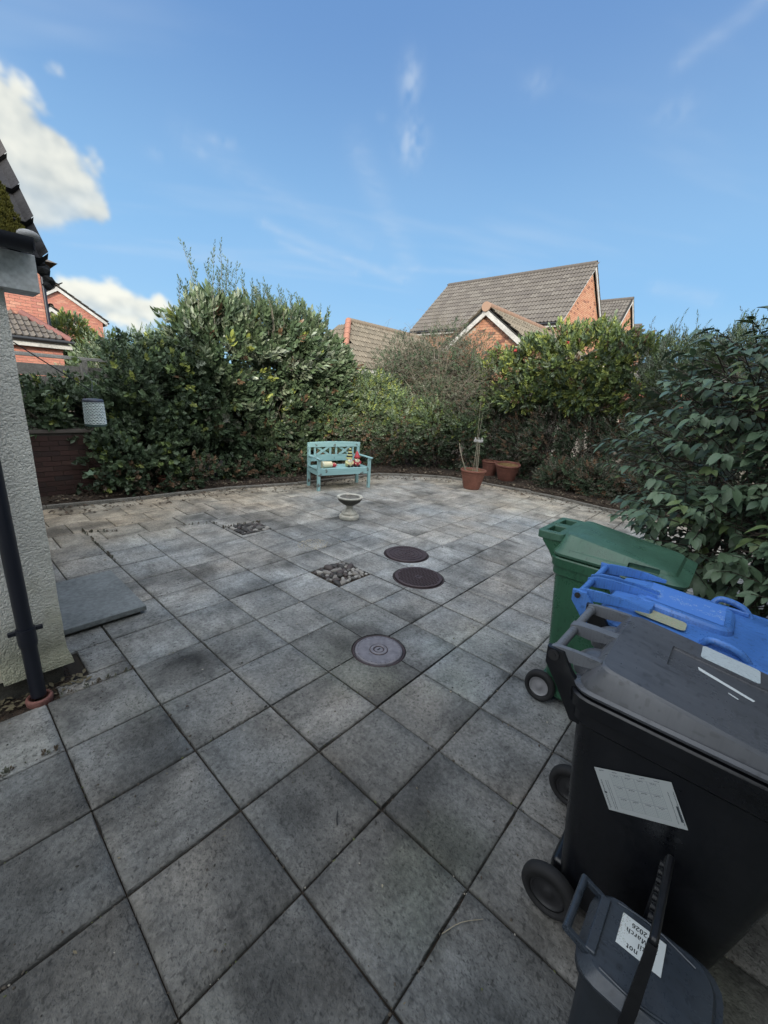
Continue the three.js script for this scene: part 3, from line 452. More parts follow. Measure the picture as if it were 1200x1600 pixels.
{ // house at the left edge with a tiled porch
  const t = thing('brick_house', 'red brick house at the left edge with a tiled porch and white fascia', 'house', [2.9, 0, -15.3]);
  part('wall', bx(8, 4.75, 5, -4, 2.375, -2.5, 0), mats.mortar, t);
  bricks(t, [-8, 0.2, 0], [1, 0, 0], [0, 0, 1], 8, 4.5, 'red', 300, undefined, 91); bricks(t, [0, 0.2, 0], [0, 0, -1], [1, 0, 0], 5, 4.5, 'red', 0, undefined, 92);
  { const e = 4.74, r = 6.1, v = [[-8.3, e, 0.3], [0.3, e, 0.3], [0.3, e, -5.3], [-8.3, e, -5.3], [-2.4, r, -2.5], [-5.6, r, -2.5]], q = [0, 1, 4, 0, 4, 5, 1, 2, 4, 2, 3, 5, 2, 5, 4, 3, 0, 5], g = new THREE.BufferGeometry(); g.setAttribute('position', new THREE.Float32BufferAttribute(q.flatMap((k) => v[k]), 3)); g.computeVertexNormals(); part('roof', g, M([0.11, 0.095, 0.085], 0.9, { map: rep(tGrain, 0.4) }), t); }
  part('drainpipe', [cyl(0.045, 0.045, 4.6, -0.04, 2.4, 0.07, 12)], mats.pipe, t);
  // porch: wall below, roof hipped at its right end
  const pw = 2.7, pz = 0.85; part('porch_wall', bx(pw, 2.62, pz, -pw / 2 + 0.02, 1.31, pz / 2, 0), mats.mortar, t);
  bricks(t, [-pw + 0.02, 1.4, pz], [1, 0, 0], [0, 0, 1], pw, 1.2, 'red', 80, undefined, 93);
  part('porch_fascia', bx(pw + 0.22, 0.15, 0.03, -pw / 2 + 0.10, 2.60, pz + 0.16, 0.003), mats.whiteTrim, t);
  part('porch_gutter', cyl(0.055, 0.055, pw + 0.3, -pw / 2 + 0.12, 2.70, pz + 0.22, 10, 'x'), mats.blackPlastic, t);
  const up = V3(0, 0.62, -1.0).normalize(), len = 1.15; const deck = bx(pw + 0.2, 0.04, len, 0, 0, -len / 2, 0); deck.rotateX(Math.atan2(0.62, 1.0)); deck.translate(-pw / 2 + 0.1, 2.70, pz + 0.18);
  tileRoof(t, [-pw, 2.74, pz + 0.2], [1, 0, 0], [0, up.y, up.z], pw + 0.2, 1.2, 'brown', 80, { tw: 0.27, gauge: 0.26, inside: (x, y) => x < pw + 0.2 - y * 0.75, seed: 97 });
  const sh = new THREE.BufferGeometry(); const y0 = 2.71, y1 = 3.36, X = 0.2; const A = [-pw, y0, pz + 0.18], B = [X, y0, pz + 0.18], C = [X - 0.8, y1, 0], D = [-pw, y1, 0], E2 = [X, y0, 0]; sh.setAttribute('position', new THREE.Float32BufferAttribute([...A, ...B, ...C, ...A, ...C, ...D, ...B, ...E2, ...C], 3)); sh.computeVertexNormals(); part('porch_roof', sh, mats.felt, t);
  ridgeTiles(t, [X + 0.02, y0 + 0.03, pz + 0.20], [X - 0.8, y1 + 0.03, 0.02], 0.09, [0.20, 0.085, 0.075], 0.3);
  const an = thing('roof_aerial', 'thin television aerial on the far left roof', 'aerial', [5.1, 6.0, -28.6]); part('mast', cyl(0.02, 0.02, 1.1, 0, 0.55, 0, 6), mats.wire, an); part('antenna', [cyl(0.015, 0.015, 0.7, 0, 1.05, 0, 6, 'x'), ...[-0.25, -0.1, 0.05, 0.2].map((x) => cyl(0.012, 0.012, 0.3, x, 1.05, 0, 6, 'z'))], mats.wire, an);
}
{ // hipped garage roof in the middle
  const t = thing('hip_roof_garage', 'low building with hipped tan tiled roof and orange hip tiles beyond the corner hedge', 'garage', [13.0, 0, -14.0]);
  const hx = 2.3, hz = 2.3, e = 2.75, r = 4.75, len = 5.5, L = Math.hypot(hz, r - e), B = V3(0, r - e, -hz).normalize();
  part('wall', bx(len + 2, e, 4.2, len / 2 - 1.0 + 0.0, e / 2, 0, 0), mats.mortar, t);
  bricks(t, [-1.9, 0.6, 2.1], [1, 0, 0], [0, 0, 1], len + 1.8, e - 0.7, 'orange', 0, undefined, 95);
  const v = [[-hx, e, hz], [len, e, hz], [len, r, 0], [0, r, 0], [-hx, e, -hz], [len, e, -hz]], q = [0, 1, 2, 0, 2, 3, 4, 0, 3, 5, 4, 3, 5, 3, 2], g = new THREE.BufferGeometry(); g.setAttribute('position', new THREE.Float32BufferAttribute(q.flatMap((k) => v[k]), 3)); g.computeVertexNormals(); part('roof_deck', g, mats.felt, t);
  tileRoof(t, [-hx, e + 0.05, hz + 0.03], [1, 0, 0], [B.x, B.y, B.z], len + hx, L, 'tan', 300, { inside: (x, y) => x > y * hx / L + 0.05, seed: 15 });
  tileRoof(t, [-hx - 0.03, e + 0.05, -hz], [0, 0, 1], [hx / L, (r - e) / L, 0], hz * 2, L, 'tan', 60, { inside: (x, y) => x > y * hz / L && x < 2 * hz - y * hz / L, seed: 16 });
  ridgeTiles(t, [-hx, e + 0.10, hz], [0, r + 0.10, 0], 0.13, [0.36, 0.16, 0.105]); ridgeTiles(t, [0, r + 0.10, 0], [len, r + 0.10, 0], 0.12, [0.19, 0.15, 0.11]);
  part('fascia', bx(len + hx, 0.18, 0.04, (len - hx) / 2, e - 0.06, hz, 0.003), mats.whiteTrim, t);
}
// ------------------------------------------------------------------ the rendered outbuilding at the left edge
{
  const t = thing('outbuilding', 'white rendered outbuilding at the left edge with mossy tiles and black downpipe', 'outbuilding', [0.372, 0, -2.81]);
  const pier = new THREE.BoxGeometry(0.30, 2.07, 0.30, 10, 60, 10); pier.translate(-0.15, 1.165, -0.15);
  const P = pier.attributes.position; for (let i = 0; i < P.count; i++) { const y = P.getY(i), f = 0.022 * sstep(0.24, 0.13, y) + 0.003 * (vn3(P.getX(i) * 9, y * 9, P.getZ(i) * 9) - 0.5); P.setX(i, P.getX(i) + (P.getX(i) > -0.01 ? f : 0)); P.setZ(i, P.getZ(i) + (P.getZ(i) > -0.01 ? f : 0)); }
  const pg = boxUV(pier); pg.computeVertexNormals(); { const q = pg.attributes.position, c = new Float32Array(q.count * 3); for (let i = 0; i < q.count; i++) { const y = q.getY(i), x = q.getX(i), z = q.getZ(i), n = fbm2((x + z) * 9, y * 6, 4, 0, 121), al = sstep(0.75, 0.15, y + (n - 0.5) * 0.6), sp = sstep(0.55, 0.7, n) * sstep(0.6, 0.2, y); c[i * 3] = mix(1, 0.62, al) * (1 - sp * 0.3); c[i * 3 + 1] = mix(1, 0.62, al) * (1 - sp * 0.3); c[i * 3 + 2] = mix(1, 0.50, al) * (1 - sp * 0.35); } pg.setAttribute('color', new THREE.BufferAttribute(c, 3)); }
  part('pier', pg, mats.render, t, { keepUV: true, color: true });
  part('wall', [bx(4.2, 2.07, 4.4, -2.31, 1.165, -2.225, 0), bx(0.2, 2.07, 4.0, -0.11, 1.165, -2.35, 0)], mats.smoothRender, t);
  part('plinth', bx(4.3, 0.17, 4.5, -2.18, 0.045, -2.29, 0), mats.stoneDark, t);
  part('fascia', [bx(4.33, 0.165, 0.17, -2.037, 2.278, -0.022, 0.003)], mats.whitePaint, t);
  const gut = new THREE.CylinderGeometry(0.056, 0.056, 4.3, 14, 1, true, 0, Math.PI); gut.rotateZ(Math.PI / 2); gut.rotateX(Math.PI); gut.translate(-2.04, 2.41, 0.125); const gg = boxUV(gut);
  part('gutter', [gg, bx(0.006, 0.05, 0.10, 0.112, 2.385, 0.125, 0)], mats.pipe, t, { keepUV: false });
  part('gutter_bracket', [bx(0.02, 0.10, 0.02, -0.12, 2.33, 0.072, 0), bx(0.02, 0.10, 0.02, -0.9, 2.33, 0.072, 0)], mats.pipe, t);
  const sl = rad(44), B = [0, Math.sin(sl), -Math.cos(sl)];
  const deck = bx(4.4, 0.03, 3.0, 0, 0, -1.5, 0); deck.rotateX(sl); deck.translate(-2.05, 2.312, -0.01); part('roof_deck', deck, mats.felt, t);
  tileRoof(t, [-4.32, 2.335, 0.0], [1, 0, 0], B, 4.51, 2.9, 'black', 60, { tw: 0.25, gauge: 0.27, roll: 0.040, thick: 0.036, seed: 19 });
  { // mortar under the verge tiles, broken edge
    const R = rng(77), ed = []; for (let k = 0; k < 130; k++) { const s = -0.13 + k * 0.02, g = new THREE.IcosahedronGeometry(0.012 + R() * 0.018, 0); g.scale(1, 0.8 + R() * 0.9, 1.2); g.rotateX(R() * 3); g.rotateZ(R() * 3); g.translate(0.15 + R() * 0.03, 2.335 + B[1] * s - R() * 0.03 + 0.01, -0.005 + B[2] * s + (R() - 0.5) * 0.02); ed.push(g); } part('verge_mortar', ed, mats.felt, t, { kind: 'stuff' });
    const lump = new THREE.IcosahedronGeometry(0.05, 2); lump.scale(0.9, 0.5, 0.8); lump.translate(0.12, 2.445, 0.04); part('mortar_lump', lump, M([0.34, 0.34, 0.34], 0.95, { bumpMap: rep(tGrainB, 0.1), bumpScale: 0.004 }), t);
    const tuft = sprigGeo(78, 9, 0.012, 0.005, { stem: 0.9, st: [0.5], prof: [1] }), n = 1500, ms = new THREE.InstancedMesh(tuft, M([1, 1, 1], 1), n), mm = new THREE.Matrix4(), q = new THREE.Quaternion(), c = new THREE.Color();
    for (let k = 0; k < n; k++) { const s = 0.03 + R() * 0.42, x = 0.118 - R() * 0.26 - s * 0.05, hump = 0.028 * vn2(x * 22, s * 22, 0, 3), sc = 0.8 + R() * 0.9; q.setFromUnitVectors(V3(0, 1, 0), V3((R() - 0.5) * 1.3, 0.9, 0.8 + (R() - 0.5)).normalize()); mm.compose(V3(x, 2.388 + B[1] * s + hump * 0.64, 0.056 + B[2] * s + hump * 0.77), q, V3(sc, sc, sc)); ms.setMatrixAt(k, mm); const g = R(); c.setRGB(mix(0.10, 0.19, g), mix(0.10, 0.17, g), mix(0.02, 0.03, g)); ms.setColorAt(k, c); }
    ms.name = 'moss'; ms.userData.kind = 'stuff'; t.add(ms);
  }
  const pipe = part('downpipe', [cyl(0.036, 0.036, 2.3, -0.172, 1.19, 0.085, 24), cyl(0.043, 0.043, 0.09, -0.172, 0.43, 0.085, 24), cyl(0.0425, 0.040, 0.02, -0.172, 0.375, 0.085, 24)], mats.pipe, t);
  part('pipe_bracket', [bx(0.15, 0.025, 0.02, -0.172, 0.455, 0.075, 0.004), bx(0.15, 0.025, 0.02, -0.172, 1.9, 0.075, 0.004)], mats.pipe, pipe);
  part('drain_collar', lathe([[0.042, -0.03], [0.060, -0.03], [0.064, 0.012], [0.058, 0.022], [0.050, 0.024], [0.043, 0.016], [0.043, -0.03]].map(([a, b]) => [a, b + 0.01]), 28).translate(-0.172, 0, 0.085), mats.clay, pipe);
}
{
  const t = thing('doorstep', 'smooth grey slate step lying against the side of the white outbuilding', 'step', [0.684, 0, -3.80]);
  part('slab', bx(0.60, 0.042, 0.91, 0, 0.050, 0, 0.005), mats.slate, t); part('mortar_bed', bx(0.54, 0.034, 0.85, -0.01, 0.013, 0, 0.002), mats.stoneDark, t);
}
{ // the photographer's house behind the camera: it shades the patio
  const t = thing('rear_house', 'rendered house behind the camera that shades the patio', 'house', [-2.3, 0, 5.0]);
  const half = 4.0, He = 5.3, Hr = 7.0, len = 17.4, sh = new THREE.Shape([[-half, -0.1], [half, -0.1], [half, He], [0, Hr], [-half, He]].map((p) => new THREE.Vector2(...p))), w = new THREE.ExtrudeGeometry(sh, { depth: len, bevelEnabled: false }); w.rotateY(Math.PI / 2); w.translate(-len / 2, 0, 0);
  part('wall', w, mats.smoothRender, t);
  for (const s of [-1, 1]) { const L = Math.hypot(half, Hr - He) + 0.35, a = Math.atan2(Hr - He, half), d = new THREE.BoxGeometry(len + 0.5, 0.08, L); d.translate(0, 0.045, s * L / 2); d.rotateX(s * a); d.translate(0, Hr, 0); part('roof', d, M([0.11, 0.095, 0.085], 0.9), t); }
}

// ------------------------------------------------------------------ bench with its ornaments
const benchTurn = -0.29, benchAt = [5.476, 0, -6.03], onBench = (x, y, z) => { const v = V3(x, y, z).applyAxisAngle(V3(0, 1, 0), benchTurn); return [benchAt[0] + v.x, v.y, benchAt[2] + v.z]; };
{
  const t = thing('bench', 'small turquoise painted wooden garden bench with crossed back panels', 'bench', benchAt, benchTurn), W = 0.575, D = 0.285, m = mats.benchPaint;
  for (const s of [-1, 1]) {
    part('leg', bx(0.055, 0.60, 0.055, s * (W - 0.03), 0.30, D - 0.03), m, t);
    part('leg', bx(0.055, 0.84, 0.055, s * (W - 0.03), 0.42, -D + 0.03), m, t);
    part('side_rail', bx(0.025, 0.085, 2 * D - 0.11, s * (W - 0.03), 0.335, 0), m, t);
    part('armrest', bx(0.070, 0.028, 2 * D + 0.06, s * (W - 0.03), 0.614, 0.035, 0.012), m, t);
  }
  part('front_apron', bx(2 * W - 0.115, 0.10, 0.025, 0, 0.345, D - 0.03), m, t); part('back_apron', bx(2 * W - 0.115, 0.07, 0.025, 0, 0.36, -D + 0.03), m, t);
  for (let k = 0; k < 5; k++) part('seat_slat', bx(2 * W - 0.02, 0.02, 0.094, 0, 0.407, -0.20 + k * 0.104), m, t);
  const sh = new THREE.Shape(); sh.moveTo(-W, 0); sh.lineTo(W, 0); sh.lineTo(W, 0.085); sh.quadraticCurveTo(0, 0.125, -W, 0.085); const top = new THREE.ExtrudeGeometry(sh, { depth: 0.028, bevelEnabled: true, bevelSize: 0.003, bevelThickness: 0.003, bevelSegments: 1, curveSegments: 14 }); top.translate(0, 0.775, -D + 0.032); part('back_top_rail', top, m, t);
  part('back_lower_rail', bx(2 * W - 0.115, 0.13, 0.026, 0, 0.555, -D + 0.035), m, t);
  for (const x of [-0.42, -0.09, 0.04, 0.42]) part('back_slat', bx(0.045, 0.17, 0.018, x, 0.70, -D + 0.035), m, t);
  for (const c of [-0.255, 0.23]) for (const s of [-1, 1]) part('cross_bar', beam([c - s * 0.13, 0.615, -D + 0.035 + s * 0.0105], [c + s * 0.13, 0.78, -D + 0.035 + s * 0.0105], 0.045, 0.018), m, t);
}
const blob = (list) => list.map(([x, y, z, rx, ry, rz]) => { const g = new THREE.SphereGeometry(1, 20, 14); g.scale(rx, ry ?? rx, rz ?? rx); g.translate(x, y, z); return g; });
function gnome(label, at, turn, hatA, hatB, body, beard, tall, seed) {
  const t = thing('garden_gnome', label, 'gnome', at, turn), skin = M([0.55, 0.33, 0.22], 0.6);
  part('body', [lathe([[0, 0], [0.062, 0.003], [0.078, 0.04], [0.074, 0.08], [0.055, 0.125], [0.02, 0.15], [0, 0.152]], 24)], body, t);
  for (const s of [-1, 1]) { part('boot', blob([[s * 0.034, 0.02, 0.062, 0.027, 0.021, 0.04]]), mats.hubDark, t); part('arm', limb([[s * 0.060, 0.115, 0.0], [s * 0.078, 0.085, 0.025], [s * 0.045, 0.062, 0.066]], 0.021, 0.016, 8), body, t); part('hand', blob([[s * 0.038, 0.060, 0.070, 0.016]]), skin, t); }
  part('beard', [lathe([[0, 0.035], [0.018, 0.045], [0.042, 0.09], [0.050, 0.125], [0.046, 0.15], [0, 0.16]], 18).scale(1, 1, 0.62).translate(0, 0.0, 0.040)], beard, t);
  part('head', blob([[0, 0.155, 0.016, 0.046, 0.044, 0.044]]), skin, t); part('nose', blob([[0, 0.152, 0.066, 0.015]]), skin, t);
  for (const s of [-1, 1]) part('eye', blob([[s * 0.018, 0.166, 0.055, 0.0055]]), mats.rubber, t);
  const n = hatB ? 8 : 1, h0 = 0.165, prof = (k) => [0.062 * (1 - k) ** 0.8 + 0.004, h0 + k * tall];
  for (let k = 0; k < n; k++) { const a = [], c = k % 2 ? hatB : hatA; for (let q = 0; q <= 4; q++) a.push(prof((k + q / 4) / n)); const g = lathe([[0.0, a[0][1]], ...a, ...(k === n - 1 ? [[0, a[4][1] + 0.004]] : [])], 22); g.translate(0.02 * Math.sin((k + 0.5) / n * 2.5) * (hatB ? 1 : 0.4), 0, 0); part('hat', g, c, t); }
}
const cream = M([0.66, 0.60, 0.40], 0.6), blackM = M([0.02, 0.02, 0.02], 0.55), red = M([0.42, 0.035, 0.045], 0.45), pale = M([0.62, 0.62, 0.48], 0.6);
gnome('gnome with a tall yellow and black striped hat sitting on the turquoise bench', onBench(0.165, 0.417, 0.10), benchTurn + 0.05, M([0.55, 0.52, 0.22], 0.6), blackM, M([0.50, 0.48, 0.25], 0.6), M([0.66, 0.64, 0.54], 0.7), 0.235, 1);
gnome('gnome in red pointed hat and red coat at the right end of the bench', onBench(0.335, 0.417, 0.10), benchTurn - 0.15, red, null, M([0.30, 0.025, 0.035], 0.5), M([0.66, 0.60, 0.42], 0.7), 0.155, 2);
{
  const p = onBench(-0.30, 0.417, 0.11), t = thing('toppled_ornament', 'cream pot ornament with red rounded cap lying on its side on the bench', 'ornament', [p[0], p[1] + 0.062, p[2]], benchTurn + 0.06);
  part('pot', lathe([[0, -0.12], [0.058, -0.12], [0.062, -0.11], [0.058, 0.075], [0.052, 0.085], [0, 0.085]], 26).rotateZ(-Math.PI / 2), cream, t);
  part('rim', lathe([[0.058, -0.125], [0.065, -0.125], [0.065, -0.10], [0.058, -0.10]], 26).rotateZ(-Math.PI / 2), pale, t);
  part('cap', blob([[0.135, -0.016, 0, 0.062, 0.046, 0.046]]), red, t); part('spot', blob([[0.12, 0.022, 0.022, 0.014, 0.008, 0.012], [0.155, 0.012, 0.030, 0.012, 0.010, 0.010]]), cream, t);
}
// ------------------------------------------------------------------ bird bath, pots, lantern
{
  const t = thing('bird_bath', 'low weathered stone bird bath with a darkened bowl standing on the paving', 'bird bath', [4.12, 0, -4.28]);
  part('base', lathe([[0, 0], [0.142, 0], [0.150, 0.012], [0.150, 0.050], [0.143, 0.062], [0.118, 0.066], [0.116, 0.078], [0.122, 0.086], [0.116, 0.102], [0.092, 0.118], [0.088, 0.124], [0, 0.126]], 40), mats.stone, t);
  part('stem', lathe([[0.088, 0.124], [0.078, 0.132], [0.060, 0.150], [0.048, 0.172], [0.047, 0.190], [0.058, 0.208], [0.064, 0.216], [0, 0.218]], 32), mats.stone, t);
  part('bowl', lathe([[0, 0.212], [0.068, 0.214], [0.11, 0.236], [0.155, 0.268], [0.180, 0.302], [0.186, 0.322]], 44), mats.stoneDark, t);
  part('rim', lathe([[0.186, 0.322], [0.194, 0.330], [0.195, 0.342], [0.186, 0.350], [0.158, 0.346], [0.150, 0.336]], 44), mats.stone, t);
  part('basin', lathe([[0.150, 0.336], [0.125, 0.310], [0.085, 0.296], [0.080, 0.300], [0.050, 0.300], [0, 0.297]], 40), M([0.20, 0.185, 0.16], 0.8, { map: rep(tConc, 0.3), bumpMap: rep(tConcB, 0.2), bumpScale: 0.003 }), t);
}
function pot(name, label, at, R, h, mat, tilt = 0, inner = mats.soil, fill = 0.85) {
  const t = thing(name, label, 'plant pot', at, 0.4); t.rotation.z = tilt; const b = R * 0.62, lip = 0.045 * h / 0.42;
  part('body', lathe([[0, 0], [b * 0.94, 0], [b, 0.01], [mix(b, R * 0.93, 0.5), h * 0.42], [R * 0.90, h * 0.78], [R * 0.925, h * 0.79], [R * 0.93, h * 0.825], [R * 0.91, h * 0.835], [R * 0.93, h - lip], [R * 0.985, h - lip], [R, h - lip * 0.7], [R, h - lip * 0.2], [R * 0.975, h], [R * 0.92, h], [R * 0.90, h - lip]], 44), mat, t);
  part('inside', lathe([[R * 0.90, h - lip], [R * 0.85, h * 0.78], [R * 0.70, h * 0.40]], 36), mats.terracottaIn, t);
  const s = new THREE.CircleGeometry(R * mix(0.66, 0.86, fill), 24); s.rotateX(-Math.PI / 2); s.translate(0, h * fill, 0); part('soil', s, inner, t); return t;
}
pot('plant_pot', 'large terracotta pot with canes and a white clip, standing on the paving edge', [7.78, 0, -4.30], 0.275, 0.42, mats.terracotta);
pot('plant_pot', 'dark terracotta pot half hidden behind the tilted pot on the bed', [9.22, 0.05, -4.66], 0.21, 0.40, mats.terracottaOld);
pot('plant_pot', 'tilted wide terracotta pot with an orange stained empty inside on the bed', [9.05, 0.055, -4.12], 0.29, 0.42, mats.terracottaOld, 0.10, mats.soil, 0.45);
pot('plant_pot', 'small terracotta pot with a leafy seedling under the left hedge', [2.70, 0.03, -7.38], 0.15, 0.23, mats.terracottaOld);
{
  const t = thing('plant_canes', 'thin canes held by a white comb clip, standing in the large terracotta pot', 'canes', [7.78, 0.36, -4.30]);
  for (const [x, z, tx, tz, h] of [[0.09, -0.03, 0.07, -0.06, 1.55], [0.02, 0.06, 0.02, 0.02, 0.75], [0.06, 0.02, 0.05, 0.0, 0.74], [-0.02, -0.01, 0.01, 0.05, 1.2]]) part('cane', limb([[x, 0, z], [(x + tx) / 2, h / 2, (z + tz) / 2], [tx, h, tz]], 0.0045, 0.003, 6), mats.cane, t);
  part('stick', limb([[0.10, 0, 0.04], [0.10, 0.36, 0.03], [0.09, 0.72, 0.02]], 0.009, 0.007, 8), mats.cane, t);
  part('stick', limb([[-0.10, -0.01, -0.12], [-0.17, 0.30, -0.22], [-0.23, 0.60, -0.28]], 0.010, 0.009, 8), mats.cane, t); part('stick', limb([[-0.09, -0.01, -0.10], [-0.19, 0.27, -0.19], [-0.25, 0.52, -0.26]], 0.008, 0.007, 8), mats.cane, t);
  const cl = [bx(0.20, 0.055, 0.03, 0.02, 0.665, 0.03, 0.012)]; for (const k of [-0.07, 0, 0.07]) cl.push(bx(0.028, 0.05, 0.026, 0.02 + k, 0.71, 0.03, 0.008)); cl.forEach((g) => { g.translate(-0.02, 0, -0.03); g.rotateY(-0.86); g.translate(0.03, 0, 0.02); }); part('clip', cl, mats.whiteTrim, t);
}
{
  const c = [0.99, 1.54, -4.13], t = thing('hanging_lantern', 'white woven cylinder lantern with a dark cap hanging in front of the left hedge', 'lantern', [c[0], c[1] - 0.1, c[2]]), r = 0.073, h = 0.185, band = [], R = rng(4);
  part('shade', lathe([[r * 0.985, 0.006], [r * 0.93, h]], 40), M([0.16, 0.19, 0.19], 0.7), t);
  for (let k = 0; k < 15; k++) { const y = 0.010 + k * 0.0122, rr = mix(r, r * 0.945, y / h), pts = []; for (let a = 0; a <= 72; a++) { const w = a / 72 * 6.2832; pts.push([Math.cos(w) * (rr + 0.0022 * Math.sin(w * 18 + k * 3.14)), y + 0.0018 * Math.sin(w * 18 + k * 3.14), Math.sin(w) * (rr + 0.0022 * Math.sin(w * 18 + k * 3.14))]); } band.push(tube(pts, 0.0043, 5, 90)); }
  part('weave', band, M([0.78, 0.84, 0.82], 0.6), t, { kind: 'stuff' });
  part('bottom_ring', lathe([[r * 0.98, -0.012], [r * 1.03, -0.010], [r * 1.03, 0.006], [r * 0.98, 0.008]], 36), M([0.06, 0.10, 0.09], 0.6), t);
  part('cap', lathe([[r * 0.98, h - 0.002], [r * 1.02, h], [r * 1.02, h + 0.013], [r * 0.90, h + 0.024], [r * 0.3, h + 0.028], [0, h + 0.029]], 36), M([0.045, 0.05, 0.075], 0.5), t);
  part('handle', tube([[-r * 0.9, h + 0.015, 0], [-r * 0.5, h + 0.07, 0], [0, h + 0.088, 0], [r * 0.5, h + 0.07, 0], [r * 0.9, h + 0.015, 0]], 0.002, 6), mats.wire, t);
  const l = thing('washing_line', 'thin dark line running from the white outbuilding to the hanging lantern', 'line'); part('cord', tube([[0.372, 2.14, -3.98], [0.60, 1.98, -4.04], [0.99, 1.712, -4.13]], 0.0045, 6), mats.wire, l); part('cord', tube([[0.99, 1.712, -4.13], [1.35, 1.80, -5.6], [1.75, 2.02, -7.9]], 0.003, 6), mats.wire, l);
}
// ------------------------------------------------------------------ garden wall and fence at the left
{
  const t = thing('garden_wall', 'low dark brick wall at the far left under the hedge', 'wall', [-1.6, 0, -7.62]);
  part('core', bx(3.5, 1.02, 0.20, 1.75, 0.51, -0.12, 0), M([0.07, 0.06, 0.05], 1), t); bricks(t, [0, 0.0, -0.02], [1, 0, 0], [0, 0, 1], 3.5, 0.98, 'old', 230, undefined, 121); part('coping', bx(3.5, 0.05, 0.28, 1.75, 1.035, -0.12, 0.008), M([0.09, 0.075, 0.065], 0.95), t);
  const f = thing('board_fence', 'weathered grey timber fence with a capping rail at the far left', 'fence', [-1.6, 0, -8.42]), R = rng(6);
  for (let k = 0; k < 11; k++) part('board', bx(5.3, 0.172, 0.022, 2.65, 0.12 + k * 0.178, (R() - 0.5) * 0.01, 0.003), mats.fence, f);
  part('capping', bx(5.3, 0.05, 0.10, 2.65, 2.11, 0, 0.006), M([0.36, 0.345, 0.32], 0.9, { map: rep(tGrain, 0.5) }), f);
  for (let k = 0; k < 4; k++) part('post', bx(0.09, 2.08, 0.09, 0.1 + k * 1.72, 1.04, 0.06, 0.005), mats.fence, f);
}

// ------------------------------------------------------------------ wheeled bins: front (lid lip) towards +z, handles and wheels towards -z
function binBody(t, mat, hubMat, { D = 0.66, H = 0.93, k = 1 } = {}) {
  const secs = [[0.035, 0.085, 0.49, 0.205, 0.05], [0.05, 0.07, 0.505, 0.215, 0.06], [0.30, 0.055, 0.545, 0.235, 0.06], [0.62, 0.03, 0.595, 0.252, 0.06], [0.86, 0.012, 0.635, 0.268, 0.06], [H - 0.05, 0.008, 0.64, 0.270, 0.06]];
  let body = loft(secs.map(([y, z0, z1, w, r]) => ring(-w * k, w * k, z0, z1, r, y)), 0.5);
  part('body', body, mat, t);
  part('rim', loft([[H - 0.052, 0.004, 0.647, 0.274], [H - 0.052, -0.012, D, 0.288], [H - 0.006, -0.016, D + 0.006, 0.292], [H, -0.010, D, 0.286]].map(([y, z0, z1, w]) => ring(-w * k, w * k, z0, z1, 0.07, y)), 0.5), mat, t);
  part('skirt', loft([[H - 0.11, 0.008, 0.640, 0.268], [H - 0.10, 0.000, 0.648, 0.276], [H - 0.05, -0.002, 0.650, 0.279]].map(([y, z0, z1, w]) => ring(-w * k, w * k, z0, z1, 0.065, y)), 0.5), mat, t);

  part('axle', cyl(0.012, 0.012, 0.52, 0, 0.10, 0.065, 10, 'x'), mats.hubDark, t); part('axle_housing', bx(0.36, 0.10, 0.10, 0, 0.10, 0.085, 0.02), mat, t);
  for (const s of [-1, 1]) {
    const wh = part('wheel', lathe([[0.064, -0.024], [0.088, -0.024], [0.098, -0.014], [0.100, 0], [0.098, 0.014], [0.088, 0.024], [0.064, 0.024], [0.064, -0.024]], 36).rotateZ(Math.PI / 2).translate(s * 0.262, 0.10, 0.065), mats.rubber, t);
    part('hub', [lathe([[0, 0.016], [0.016, 0.018], [0.018, 0.010], [0.052, 0.006], [0.056, 0.018], [0.064, 0.020], [0.066, -0.02], [0, -0.018]].map(([a, b]) => [a, b]), 30).rotateZ(s * -Math.PI / 2).translate(s * 0.262, 0.10, 0.065)], hubMat, wh);
  }
}
const H0 = 0.935;
